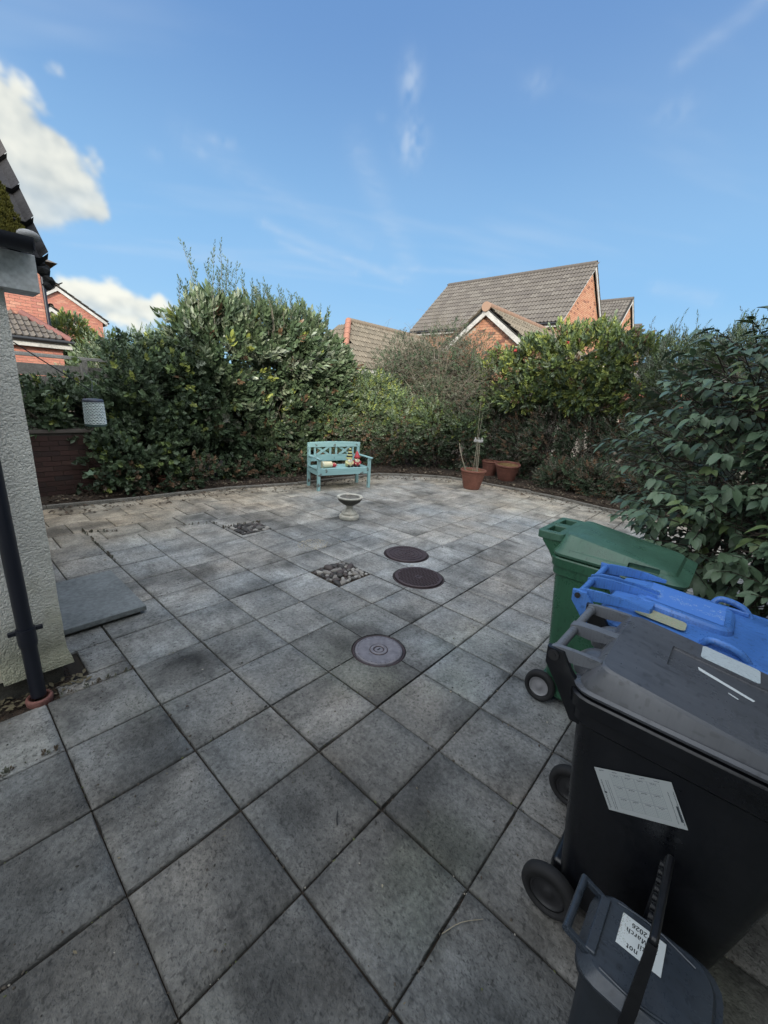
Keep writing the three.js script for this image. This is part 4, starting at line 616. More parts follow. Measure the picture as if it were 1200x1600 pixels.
// green bin
{
  const t = thing('wheelie_bin', 'green wheeled bin with two square handle openings, standing partly under the dark bush', 'wheeled bin', [2.60, 0, -0.715]); t.scale.set(0.93, 1.05, 0.95); binBody(t, mats.greenBin, mats.hub);
  const yT = (x, z) => 1.062 - 0.074 * clamp((z - 0.03) / 0.60) ** 1.15;
  let lid = loft([ring(-0.282, 0.282, -0.008, 0.675, 0.06, H0 + 0.004), ring(-0.286, 0.286, -0.012, 0.680, 0.065, H0 + 0.018), ring(-0.268, 0.268, 0.006, 0.655, 0.06, (x, z) => mix(H0 + 0.02, yT(x, z), 0.25)), ring(-0.232, 0.232, 0.028, 0.625, 0.05, (x, z) => yT(x, z) - 0.016), ring(-0.222, 0.222, 0.038, 0.612, 0.045, (x, z) => yT(x, z) - 0.003), ring(-0.212, 0.212, 0.048, 0.60, 0.04, yT), ring(-0.06, 0.06, 0.2, 0.45, 0.03, (x, z) => yT(x, z) + 0.001)], 0.45);
  lid = cut(lid, bx(0.062, 0.032, 0.150, -0.248, H0 + 0.044, 0.47, 0.006), bx(0.062, 0.032, 0.150, 0.248, H0 + 0.044, 0.47, 0.006));
  part('lid', lid, mats.greenLid, t);
  const sh = new THREE.Shape(rrect(-0.225, 0.225, -0.105, 0.045, 0.02).map((p) => new THREE.Vector2(...p)));
  for (const s of [-1, 1]) sh.holes.push(new THREE.Path(rrect(s > 0 ? 0.035 : -0.185, s > 0 ? 0.185 : -0.035, -0.075, 0.012, 0.012).map((p) => new THREE.Vector2(...p)).reverse()));
  const hd = new THREE.ExtrudeGeometry(sh, { depth: 0.034, bevelEnabled: true, bevelSize: 0.005, bevelThickness: 0.005, bevelSegments: 2 }); hd.rotateX(Math.PI / 2); hd.translate(0, 1.04, 0); hd.rotateX(-0.02);
  part('handle', hd, mats.greenLid, t);
  for (const s of [-1, 0, 1]) part('hinge_bracket', loft([ring(s * 0.205 - 0.014, s * 0.205 + 0.014, 0.0, 0.05, 0.008, 0.86), ring(s * 0.205 - 0.014, s * 0.205 + 0.014, -0.045, 0.045, 0.008, 0.93), ring(s * 0.205 - 0.014, s * 0.205 + 0.014, -0.095, 0.04, 0.008, 0.985), ring(s * 0.205 - 0.014, s * 0.205 + 0.014, -0.10, 0.03, 0.008, 1.005)]), mats.greenBin, t);
}
// blue-lidded bin
{
  const t = thing('wheelie_bin', 'dark wheeled bin with a worn bright blue lid, between the green and the grey bins', 'wheeled bin', [2.02, 0, -0.33]); t.scale.y = 1.03; binBody(t, mats.blueBin, mats.hubDark);
  const yB = (z) => 0.995 - 0.045 * clamp(z / 0.66), yP = (x, z) => 1.022 - 0.03 * clamp(z / 0.5);
  part('lid', loft([ring(-0.284, 0.284, 0.005, 0.700, 0.10, H0 + 0.003), ring(-0.290, 0.290, 0.0, 0.708, 0.105, H0 + 0.016), ring(-0.262, 0.262, 0.02, 0.675, 0.10, (x, z) => yB(z) - 0.008), ring(-0.245, 0.245, 0.03, 0.655, 0.095, (x, z) => yB(z)), ring(-0.1, 0.1, 0.2, 0.45, 0.05, (x, z) => yB(z) + 0.003)], 0.4), mats.blueLid, t);
  part('raised_panel', loft([ring(-0.098, 0.188, 0.105, 0.450, 0.06, (x, z) => yB(z) - 0.01), ring(-0.092, 0.182, 0.11, 0.442, 0.058, (x, z) => yP(x, z) - 0.010), ring(-0.082, 0.172, 0.118, 0.430, 0.052, (x, z) => yP(x, z) - 0.002), ring(-0.074, 0.164, 0.126, 0.42, 0.048, yP), ring(0.0, 0.1, 0.2, 0.35, 0.03, yP)], 0.35), mats.blueLid, t);
  for (const s of [-1, 1]) { // tapering pockets between the hinge arms
    part('hinge_pocket', loft([ring(s * 0.105 - 0.07, s * 0.105 + 0.07, 0.01, 0.19, 0.02, (x, z) => yB(z) - 0.02), ring(s * 0.105 - 0.06, s * 0.105 + 0.06, 0.025, 0.18, 0.02, (x, z) => yB(z) + 0.004 + 0.024 * clamp(z / 0.18))], 0.4), mats.blueLid, t);
    part('lid_loop', [tube([[s * 0.222, 0.968, 0.36], [s * 0.232, 0.998, 0.38], [s * 0.236, 1.0, 0.42], [s * 0.232, 0.985, 0.47], [s * 0.222, 0.95, 0.50]], 0.013, 8, 20), bx(0.012, 0.02, 0.14, s * 0.210, 0.972, 0.42, 0.005)], mats.blueLid, t);
  }
  const arms = []; for (const x of [-0.205, -0.025, 0.025, 0.205]) { const pts = [[0.18, 1.012, 0.012], [0.10, 1.022, 0.030], [0.0, 1.022, 0.045], [-0.06, 1.016, 0.050], [-0.10, 1.0, 0.034]]; const g = loft(pts.map(([z, y, h]) => [[x - 0.007, y + 0.012, z], [x + 0.007, y + 0.012, z], [x + 0.007, y + 0.012 - h, z], [x - 0.007, y + 0.012 - h, z]]), 0.6); part('hinge_arm', g, mats.blueLid, t); }
  for (const s of [-1, 1]) { part('handle_rod', cyl(0.014, 0.014, 0.18, s * 0.115, 1.004, -0.080, 14, 'x'), mats.blueLid, t); }
  for (const s of [-1, 1]) part('hinge_bracket', loft([ring(s * 0.222 - 0.010, s * 0.222 + 0.010, 0.0, 0.05, 0.006, 0.82), ring(s * 0.222 - 0.010, s * 0.222 + 0.010, -0.05, 0.04, 0.006, 0.90), ring(s * 0.222 - 0.010, s * 0.222 + 0.010, -0.105, -0.01, 0.006, 0.97), ring(s * 0.222 - 0.010, s * 0.222 + 0.010, -0.108, -0.05, 0.006, 1.018)]), mats.blueLid, t);
  for (const s of [-1, 1]) part('hinge_bolt', [cyl(0.012, 0.012, 0.006, s * 0.236, 1.0, -0.082, 14, 'x'), cyl(0.005, 0.005, 0.008, s * 0.238, 1.0, -0.082, 8, 'x')], mats.hubDark, t);
  const worn = text(512, 320, (c, w, h) => { const R = rng(12); c.fillStyle = '#4d80d0'; c.fillRect(0, 0, w, h); for (let k = 0; k < 2600; k++) { const x = R() * w, y = h * (0.25 + 0.5 * R()); c.fillStyle = `rgba(${165 + R() * 60},${180 + R() * 50},${200 + R() * 30},${R() * 0.9 * (fbm2(x / 40, y / 30, 3, 0, 5) > 0.5 ? 1 : 0.1)})`; c.fillRect(x, y, 1 + R() * 7, 1 + R() * 3); } });
  const wp = new THREE.PlaneGeometry(0.215, 0.27, 1, 8); wp.translate(0.045, 0, 0); wp.rotateX(-Math.PI / 2); { const p = wp.attributes.position; for (let i = 0; i < p.count; i++) { p.setZ(i, p.getZ(i) + 0.275); p.setY(i, yP(0, p.getZ(i)) + 0.002); } } wp.computeVertexNormals(); { const uv = wp.attributes.uv; for (let i = 0; i < uv.count; i++) { const a = uv.getX(i), b = uv.getY(i); uv.setXY(i, 1 - b, a); } }
  part('worn_print', wp, M([1, 1, 1], 0.7, { map: worn }), t, { keepUV: true, label: 'scuffed pale print worn off the blue lid' });
  const sk = text(256, 128, (c, w, h) => { const R = rng(19); c.fillStyle = '#a9ab93'; c.fillRect(0, 0, w, h); for (let k = 0; k < 1400; k++) { c.fillStyle = `rgba(${90 + R() * 110},${95 + R() * 105},${70 + R() * 90},.35)`; c.fillRect(R() * w, R() * h, 2 + R() * 9, 1 + R() * 2); } });
  const sp = new THREE.Shape(rrect(-0.088, 0.088, -0.045, 0.045, 0.02).map((p) => new THREE.Vector2(...p))), sg = new THREE.ShapeGeometry(sp); { const p = sg.attributes.position, uv = sg.attributes.uv; for (let i = 0; i < p.count; i++) uv.setXY(i, p.getX(i) / 0.176 + 0.5, p.getY(i) / 0.09 + 0.5); } sg.rotateX(-Math.PI / 2); sg.rotateY(Math.PI / 2); sg.rotateX(0.068); sg.translate(-0.158, 0.9905, 0.215); sg.rotateX(0.0);
  part('sticker', sg, M([0.85, 0.85, 0.85], 0.8, { map: sk }), t, { keepUV: true, label: 'rough yellowish worn sticker' });
}
// grey bin nearest the camera
{
  const t = thing('wheelie_bin', 'black and grey wheeled bin with a white calendar label, nearest the camera', 'wheeled bin', [1.525, 0, -0.25]); binBody(t, mats.greyBin, mats.hubDark, { k: 0.93 });
  const yT = (x, z) => 1.045 - 0.075 * clamp((z - 0.05) / 0.58);
  let lid = loft([ring(-0.264, 0.264, -0.006, 0.680, 0.06, H0 + 0.004), ring(-0.270, 0.270, -0.012, 0.688, 0.065, H0 + 0.016), ring(-0.258, 0.258, 0.006, 0.668, 0.055, H0 + 0.022), ring(-0.246, 0.246, 0.034, 0.640, 0.05, (x, z) => yT(x, z) - 0.026), ring(-0.239, 0.239, 0.048, 0.625, 0.045, (x, z) => yT(x, z) - 0.007), ring(-0.229, 0.229, 0.058, 0.612, 0.04, (x, z) => yT(x, z)), ring(-0.06, 0.06, 0.2, 0.45, 0.03, (x, z) => yT(x, z) + 0.001)], 0.5);
  const rec = bx(0.150, 0.03, 0.40, 0.048, 0.015, 0.405, 0.006); const recM = new THREE.Matrix4().makeRotationX(0.129); const rg = bx(0.150, 0.03, 0.40, 0, 0.0055, 0, 0.004); rg.rotateX(0.129); rg.translate(0.045, yT(0, 0.405), 0.405);
  lid = cut(lid, rg); part('lid', lid, mats.greyLid, t);
  for (const x of [-0.207, 0.0, 0.207]) part('hinge_arm', loft([[0.055, 1.035, 0.03], [-0.02, 1.034, 0.045], [-0.075, 1.030, 0.04], [-0.100, 1.022, 0.022]].map(([z, y, h]) => { const w = x === 0 ? 0.020 : 0.009; return [[x - w, y + 0.008, z], [x + w, y + 0.008, z], [x + w, y + 0.008 - h, z], [x - w, y + 0.008 - h, z]]; }), 0.6), mats.greyArm, t);
  for (const s of [-1, 1]) {
    part('handle_rod', [cyl(0.015, 0.015, 0.19, s * 0.105, 1.014, -0.085, 16, 'x'), cyl(0.018, 0.018, 0.02, s * 0.19, 1.014, -0.085, 16, 'x')], mats.greyArm, t);
    const hump = new THREE.SphereGeometry(1, 20, 12, 0, 6.2832, 0, 1.571); hump.scale(0.085, 0.055, 0.065); hump.rotateX(-0.25); hump.translate(s * 0.105, 0.955, 0.02); part('lid_hump', hump, mats.greyLid, t);
    part('hinge_bracket', loft([ring(s * 0.215 - 0.012, s * 0.215 + 0.012, 0.0, 0.05, 0.006, 0.80), ring(s * 0.215 - 0.012, s * 0.215 + 0.012, -0.06, 0.045, 0.006, 0.90), ring(s * 0.215 - 0.012, s * 0.215 + 0.012, -0.108, -0.02, 0.006, 0.97), ring(s * 0.215 - 0.012, s * 0.215 + 0.012, -0.110, -0.055, 0.006, 1.030)]), mats.greyBin, t);
    part('hinge_bolt', [cyl(0.018, 0.018, 0.006, s * 0.229, 1.008, -0.084, 16, 'x'), cyl(0.009, 0.009, 0.010, s * 0.230, 1.008, -0.084, 6, 'x')], mats.hubDark, t);
  }
  part('lid_lip', bx(0.16, 0.02, 0.06, 0, 0.952, 0.70, 0.006), mats.greyLid, t);
  // white worn label beside the recess, and the strips left of one in it
  const wl = text(512, 320, (c, w, h) => { const R = rng(23); c.fillStyle = '#b9c3c6'; c.fillRect(0, 0, w, h); for (let k = 0; k < 260; k++) { c.strokeStyle = `rgba(70,80,88,${0.15 + R() * 0.4})`; c.lineWidth = 0.6 + R() * 1.6; c.beginPath(); let x = R() * w, y = R() * h; c.moveTo(x, y); for (let q = 0; q < 3; q++) { x += (R() - 0.5) * 50; y += (R() - 0.5) * 22; c.lineTo(x, y); } c.stroke(); } });
  const flat = (pts, m, name, label, y = 0.0025) => { const sp = new THREE.Shape(pts.map((p) => new THREE.Vector2(...p))), g = new THREE.ShapeGeometry(sp), p = g.attributes.position, uv = g.attributes.uv; g.computeBoundingBox(); const b = g.boundingBox; for (let i = 0; i < p.count; i++) { uv.setXY(i, (p.getY(i) - b.min.y) / (b.max.y - b.min.y), (p.getX(i) - b.min.x) / (b.max.x - b.min.x)); p.setXYZ(i, p.getX(i), yT(0, p.getY(i)) + y, p.getY(i)); } g.computeVertexNormals(); return part(name, g, m, t, { keepUV: true, label }); };
  const wlm = M([0.95, 0.95, 0.95], 0.6, { map: wl });
  flat(rrect(0.128, 0.226, 0.285, 0.445, 0.012), wlm, 'sticker', 'white scratched paper sticker on the grey lid');
  flat([[0.052, 0.29], [0.072, 0.285], [0.030, 0.435], [0.018, 0.43], [0.022, 0.41]], M([0.60, 0.63, 0.63], 0.7), 'sticker', 'torn white strip in the lid recess', -0.0085);
  flat([[-0.005, 0.37], [0.003, 0.37], [-0.006, 0.395], [-0.014, 0.395]], M([0.50, 0.53, 0.53], 0.7), 'sticker', 'small torn white scrap', -0.0085);
  // calendar label, tilted on the near side
  const cal = text(1024, 704, (c, w, h) => {
    const R = rng(31); c.fillStyle = '#b4babc'; c.fillRect(0, 0, w, h); c.strokeStyle = '#6f797f'; c.lineWidth = 3; c.fillStyle = '#3b434a';
    const scr = (x, y, ww, hh) => { for (let q = 0; q < ww; q += 5) { c.fillRect(x + q, y - R() * hh, 3 + R() * 2, hh * (0.4 + R() * 0.6)); } };
    for (let a = 0; a < 5; a++) { scr(60 + a * 185, 40, 70, 14); } for (let a = 0; a < 4; a++) for (let b = 0; b < 3; b++) { const x = 215 + a * 165 - 0, y = 95 + b * 185; c.strokeRect(x - 10, y - 22, 155, 178); scr(x + 25, y, 80, 16); for (let q = 0; q < 5; q++) for (let r = 0; r < 6; r++) { c.fillStyle = R() < 0.3 ? '#8c979c' : '#98a1a5'; c.fillRect(x + r * 23, y + 22 + q * 26, 14, 9); } c.fillStyle = '#3b434a'; }
    c.save(); c.translate(44, h - 40); c.rotate(-Math.PI / 2); scr(0, 0, 230, 18); scr(260, 0, 210, 18); c.restore(); c.beginPath(); c.arc(48, h - 300, 20, 0, 7); c.fill();
    c.save(); c.translate(110, h - 40); c.rotate(-Math.PI / 2); scr(0, 0, 470, 10); scr(0, 30, 470, 10); c.restore();
    c.save(); c.translate(w - 90, h - 60); c.rotate(-Math.PI / 2); scr(0, 0, 480, 10); c.fillRect(40, 40, 240, 26); scr(0, 70, 500, 12); c.restore();
  });
  const pl = new THREE.PlaneGeometry(0.216, 0.147); pl.rotateZ(0.478); pl.rotateY(-Math.PI / 2); pl.rotateZ(0.067); pl.translate(-0.2412, 0.675, 0.236);
  part('calendar_label', pl, M([0.80, 0.80, 0.80], 0.45, { map: cal }), t, { keepUV: true, label: 'white calendar label stuck on at a tilt' });
}
// food caddy
{
  const t = thing('food_caddy', 'small blue grey food caddy with raised handle and paper label against the grey bin', 'caddy', [1.062, 0, 0.105]), L0 = -0.16, L1 = 0.18; t.scale.set(0.95, 1, 0.88); t.position.z = 0.10;
  part('body', loft([[0.0, 0.86], [0.01, 0.90], [0.20, 0.94], [0.345, 0.985]].map(([y, k]) => ring(-0.125 * k, 0.125 * k, L0 * k + 0.01, L1 * k, 0.055, y)), 0.5), mats.caddyBody, t);
  part('rim', loft([[0.335, 0.99], [0.335, 1.05], [0.352, 1.06], [0.356, 1.04]].map(([y, k]) => ring(-0.125 * k, 0.125 * k, L0 * k, L1 * k, 0.062, y)), 0.5), mats.caddyBody, t);
  const yT = (z) => 0.392 - 0.02 * clamp((z - 0.05) / 0.13);
  part('lid', loft([ring(-0.136, 0.136, L0 - 0.008, L1 + 0.012, 0.07, 0.352), ring(-0.138, 0.138, L0 - 0.010, L1 + 0.014, 0.072, 0.362), ring(-0.124, 0.124, L0 + 0.004, L1 - 0.002, 0.066, (x, z) => yT(z) - 0.010), ring(-0.116, 0.116, L0 + 0.012, L1 - 0.012, 0.06, (x, z) => yT(z)), ring(-0.04, 0.04, -0.05, 0.06, 0.03, (x, z) => yT(z) + 0.001)], 0.45), mats.caddy, t);
  part('lid_ridge', [tube([[-0.105, 0.392, -0.10], [-0.112, 0.391, 0.0], [-0.09, 0.386, 0.12]], 0.004, 6), tube([[0.105, 0.392, -0.10], [0.112, 0.391, 0.0], [0.09, 0.386, 0.12]], 0.004, 6)], mats.caddy, t);
  part('front_handle', [cyl(0.012, 0.012, 0.185, 0.0, 0.408, -0.205, 16, 'x'), beam([-0.088, 0.408, -0.205], [-0.088, 0.385, -0.135], 0.014, 0.022), beam([0.088, 0.408, -0.205], [0.088, 0.385, -0.135], 0.014, 0.022), bx(0.18, 0.018, 0.03, 0, 0.393, -0.132, 0.004)], mats.caddy, t);
  const bail = []; for (const s of [-1, 1]) { bail.push(loft([[0.30, 0.146, 0.015], [0.42, 0.148, 0.016], [0.58, 0.142, 0.013], [0.625, 0.130, 0.012]].map(([y, x, w]) => [[s * x - 0.006, y, -0.01 - w], [s * x + 0.006, y, -0.01 - w], [s * x + 0.006, y, -0.01 + w], [s * x - 0.006, y, -0.01 + w]]), 0.7)); }
  part('carrying_handle', [...bail, bx(0.27, 0.020, 0.022, 0, 0.632, -0.01, 0.008), ...[-0.07, -0.042, -0.014, 0.014, 0.042, 0.07, 0.098].map((x) => cyl(0.008, 0.010, 0.020, x, 0.624, -0.022, 10, 'z'))], mats.greyBin, t);
  const note = text(640, 512, (c, w, h) => { const R = rng(3); c.fillStyle = '#cfd6d8'; c.fillRect(0, 0, w, h); c.fillStyle = '#11151a'; c.font = 'bold 104px sans-serif'; c.textBaseline = 'middle'; c.fillText('not', 330, 70); c.fillText('until', 120, 185); c.fillText('31 March', 90, 300); c.fillText('2026', 260, 420); for (let k = 0; k < 240; k++) { c.fillStyle = `rgba(${60 + R() * 70},${60 + R() * 60},${50 + R() * 50},${R() * 0.5})`; const a = R() ** 1.6; c.beginPath(); c.arc(w - a * 130, h * (0.1 + 0.9 * R()), 1 + R() * 7, 0, 7); c.fill(); } });
  const ng = new THREE.PlaneGeometry(0.122, 0.098, 6, 4); ng.applyMatrix4(new THREE.Matrix4().makeBasis(V3(0, 0, -1), V3(-1, 0, 0), V3(0, 1, 0))); ng.translate(0.038, 0.3945, -0.018);
  part('label', ng, M([0.85, 0.85, 0.85], 0.6, { map: note }), t, { keepUV: true, label: 'white paper label with black lettering upside down' });
}

// ------------------------------------------------------------------ foliage
// one leaf along +y, face +z, folded along its midrib and drooping at the tip; prof = half widths
function leafGeo(L, W, { fold = 0.25, droop = 0.3, st = [0.42, 0.78], prof = [1, 0.72], seg = 0 } = {}) {
  const pos = [], idx = [], mid = [[0, 0]]; st.forEach((t) => mid.push([t, -droop * t * t])); mid.push([1, -droop]);
  mid.forEach(([t, z]) => pos.push(0, t * L, z * L)); const c = mid.length; st.forEach((t, k) => { const w = W * 0.5 * prof[k], z = (-droop * t * t) * L + fold * w; pos.push(-w, t * L * 0.98, z, w, t * L * 0.98, z); });
  const l = (k) => c + k * 2, r = (k) => c + k * 2 + 1, n = st.length;
  idx.push(0, 1, l(0), 0, r(0), 1); for (let k = 0; k < n - 1; k++) idx.push(k + 1, k + 2, l(k), k + 2, l(k + 1), l(k), k + 1, r(k), k + 2, k + 2, r(k), r(k + 1)); idx.push(n, n + 1, l(n - 1), n, r(n - 1), n + 1);
  const g = new THREE.BufferGeometry(); g.setAttribute('position', new THREE.Float32BufferAttribute(pos, 3)); g.setIndex(idx); g.computeVertexNormals(); return g;
}
function sprigGeo(seed, n, L, W, opt = {}) {          // stem along +y with leaves spiralling up it
  const R = rng(seed), list = [], len = L * (opt.stem ?? 1.5), e = new THREE.Euler();
  const st = limb([[0, -len * 0.4, 0], [0.05 * L, len * 0.3, 0], [0, len, 0.04 * L]], L * 0.022, L * 0.010, 3); list.push(strip(st));
  for (let k = 0; k < n; k++) { const t = (k + 0.6) / n, s = (0.75 + R() * 0.5) * (1 - 0.25 * t), g = strip(leafGeo(L * s, W * s, opt).clone()); const open = mix(1.25, 0.45, t) * (opt.open ?? 1) + (R() - 0.5) * 0.4; g.rotateX(open); g.rotateZ((R() - 0.5) * 0.4); g.rotateY(k * 2.4 + R() * 0.7); g.translate(0, len * (t - 0.15), 0); list.push(g); }
  return mergeGeometries(list);
}
const leafMats = { gloss: M([1, 1, 1], 0.38, { specularIntensity: 0.7, transmission: 0.3 }), satin: M([1, 1, 1], 0.5, { specularIntensity: 0.7, transmission: 0.3 }), dull: M([1, 1, 1], 0.8, { specularIntensity: 0.4, transmission: 0.25 }) };
const up = V3(0, 1, 0);
function foliage(parent, geo, mat, blobs, o) {        // leafy sprigs through the outer part of each lobe; gaps and clumps from noise
  const R = rng(o.seed), P = [], q = new THREE.Quaternion(), q2 = new THREE.Quaternion(), dir = V3(), p = V3(), m = new THREE.Matrix4(), base = o.cull ?? 0.62, col = new THREE.Color();
  for (const [bi, b] of blobs.entries()) {
    const [cx, cy, cz, rx, ry, rz, k = 1] = b, area = 12.57 * Math.pow(((rx * ry) ** 1.6 + (rx * rz) ** 1.6 + (ry * rz) ** 1.6) / 3, 1 / 1.6), n = Math.round(area * o.density * k);
    for (let i = 0; i < n; i++) {
      const u = R() * 2 - 1, a = R() * 6.2832, s = Math.sqrt(1 - u * u); dir.set(s * Math.cos(a), u, s * Math.sin(a));
      const lump = 0.70 + 0.58 * vn3(dir.x * 2.4 + bi * 7, dir.y * 2.4, dir.z * 2.4, o.seed) + 0.16 * vn3(dir.x * 6 + bi, dir.y * 6, dir.z * 6, o.seed + 1), f = lump * (1 - (o.depth ?? 0.45) * R() ** 1.6); p.set(cx + dir.x * rx * f, cy + dir.y * ry * f, cz + dir.z * rz * f);
      if (p.y < (o.floor ?? 0.08)) continue; if (o.keep && !o.keep(p)) continue;
      let deep = false; for (const [bj, c] of blobs.entries()) if (bj !== bi) { const d = ((p.x - c[0]) / c[3]) ** 2 + ((p.y - c[1]) / c[4]) ** 2 + ((p.z - c[2]) / c[5]) ** 2; if (d < base * base * 0.6) { deep = true; break; } } if (deep) continue;
      const cl = vn3(p.x * (o.clump ?? 3.2), p.y * (o.clump ?? 3.2), p.z * (o.clump ?? 3.2), o.seed + 2); if (cl < (o.gap ?? 0.38) + 0.14 * sstep(1.25, 0.5, p.y) * (o.hollow ?? 1) && R() < 0.9) continue;
      const sc = (o.size ?? 1) * (0.65 + R() * 0.6); dir.x = dir.x / rx; dir.y = dir.y / ry; dir.z = dir.z / rz; dir.normalize();
      dir.addScaledVector(up, o.up ?? 0.35).x += (R() - 0.5) * (o.rand ?? 1.1); dir.y += (R() - 0.5) * (o.rand ?? 1.1); dir.z += (R() - 0.5) * (o.rand ?? 1.1); dir.normalize();
      q.setFromUnitVectors(up, dir); q2.setFromAxisAngle(up, R() * 6.2832); q.multiply(q2); m.compose(p, q, V3(sc, sc, sc));
      o.tint(col, p, R, cl); P.push([m.clone(), col.clone()]);
    }
  }
  const mesh = new THREE.InstancedMesh(geo, mat, P.length); P.forEach(([mm, c], i) => { mesh.setMatrixAt(i, mm); mesh.setColorAt(i, c); }); mesh.name = o.name ?? 'foliage'; mesh.userData.kind = 'stuff'; mesh.castShadow = mesh.receiveShadow = true; parent.add(mesh); return P.length;
}
function branches(parent, base, blobs, seed, { n = 3, r = 0.02, mat = mats.bark, name = 'branch' } = {}) {   // stems from the ground out to each lobe
  const R = rng(seed), list = [];
  for (const b of blobs) for (let k = 0; k < n; k++) { const s = base[Math.floor(R() * base.length)], e = [b[0] + (R() - 0.5) * b[3] * 1.5, b[1] + (R() - 0.2) * b[4] * 1.1, b[2] + (R() - 0.5) * b[5] * 1.5], m1 = [mix(s[0], e[0], 0.3) + (R() - 0.5) * 0.2, mix(s[1], e[1], 0.45), mix(s[2], e[2], 0.3) + (R() - 0.5) * 0.2], m2 = [mix(s[0], e[0], 0.65) + (R() - 0.5) * 0.25, mix(s[1], e[1], 0.75), mix(s[2], e[2], 0.65) + (R() - 0.5) * 0.25]; list.push(limb([s, m1, m2, e], r * (0.7 + R() * 0.6), r * 0.2, 5)); }
  part(name, list, mat, parent, { kind: 'stuff' });
}
const tint = (cols, w) => (c, p, R, cl) => { let x = R(), k = 0; while (k < cols.length - 1 && x > w[k]) { x -= w[k]; k++; } const f = (0.7 + R() * 0.5) * (0.75 + 0.5 * cl); c.setRGB(cols[k][0] * f, cols[k][1] * f, cols[k][2] * f); };
const sprigs = { oval: sprigGeo(1, 8, 0.075, 0.036, { droop: 0.35 }), ovalBig: sprigGeo(2, 8, 0.10, 0.046, { droop: 0.4 }), small: sprigGeo(3, 10, 0.034, 0.022, { stem: 3.2, droop: 0.2, st: [0.5], prof: [1] }), narrow: sprigGeo(4, 11, 0.062, 0.017, { stem: 2.6, droop: 0.35, st: [0.45], prof: [1] }), ivy: sprigGeo(6, 7, 0.055, 0.050, { stem: 1.9, droop: 0.25, st: [0.25, 0.6], prof: [1, 0.62] }) };
const G = { dark: [0.057, 0.085, 0.048], deep: [0.083, 0.124, 0.067], mid: [0.121, 0.170, 0.090], fresh: [0.167, 0.224, 0.075], pale: [0.218, 0.259, 0.172], silver: [0.287, 0.322, 0.253], lime: [0.276, 0.310, 0.081], yellow: [0.414, 0.391, 0.092], brown: [0.184, 0.115, 0.069], dead: [0.144, 0.113, 0.081], grey: [0.149, 0.155, 0.115] };
let nSprig = 0;
{ // hedge growing over the wall and fence at the left
  const t = thing('hedge', 'dark ivy hedge hanging over the wall and fence at the left', 'hedge'), b = [[1.15, 1.30, -7.95, 0.60, 0.40, 0.40], [1.9, 1.32, -7.92, 0.70, 0.46, 0.48], [2.0, 0.55, -7.5, 0.5, 0.42, 0.3], [2.9, 0.5, -7.55, 0.7, 0.45, 0.32], [3.7, 0.5, -7.65, 0.7, 0.45, 0.35], [2.6, 1.55, -7.95, 0.75, 0.85, 0.55], [3.15, 1.62, -8.0, 0.70, 0.95, 0.60], [2.35, 0.75, -7.75, 0.65, 0.55, 0.40], [3.1, 0.75, -7.75, 0.6, 0.65, 0.42]];
  nSprig += foliage(t, sprigs.ivy, leafMats.satin, b, { seed: 11, density: 210, size: 1.35, tint: tint([G.deep, G.mid, G.dark, G.fresh, G.lime], [0.4, 0.25, 0.24, 0.08, 0.03]) }); branches(t, [[2.2, 0, -7.9], [2.9, 0, -7.9], [1.9, 0, -8.0]], b, 12, { n: 4, r: 0.012 });
}
{ const t = thing('shrub', 'mid green shrub rising behind the far left fence', 'shrub'), b = [[2.75, 1.85, -9.5, 0.75, 0.70, 0.6], [3.6, 2.0, -9.5, 0.9, 0.75, 0.6]]; nSprig += foliage(t, sprigs.narrow, leafMats.satin, b, { seed: 21, density: 240, tint: tint([G.mid, G.pale, G.deep, G.fresh], [0.45, 0.2, 0.25, 0.1]) }); branches(t, [[2.4, 0, -9.5]], b, 22, { n: 4 }); }
{ const t = thing('ivy_tree', 'small yellow green tree in front of the far left brick gable', 'tree'), b = [[4.35, 3.1, -20.5, 0.75, 0.75, 0.6], [4.9, 2.5, -20.5, 0.9, 0.7, 0.6]]; nSprig += foliage(t, sprigs.ovalBig, leafMats.satin, b, { seed: 25, density: 130, size: 1.5, name: 'crown', tint: tint([G.lime, G.fresh, G.mid], [0.45, 0.35, 0.2]) }); part('trunk', limb([[4.6, -0.1, -20.5], [4.55, 1.4, -20.5], [4.5, 2.8, -20.5]], 0.09, 0.03), mats.bark, t); }
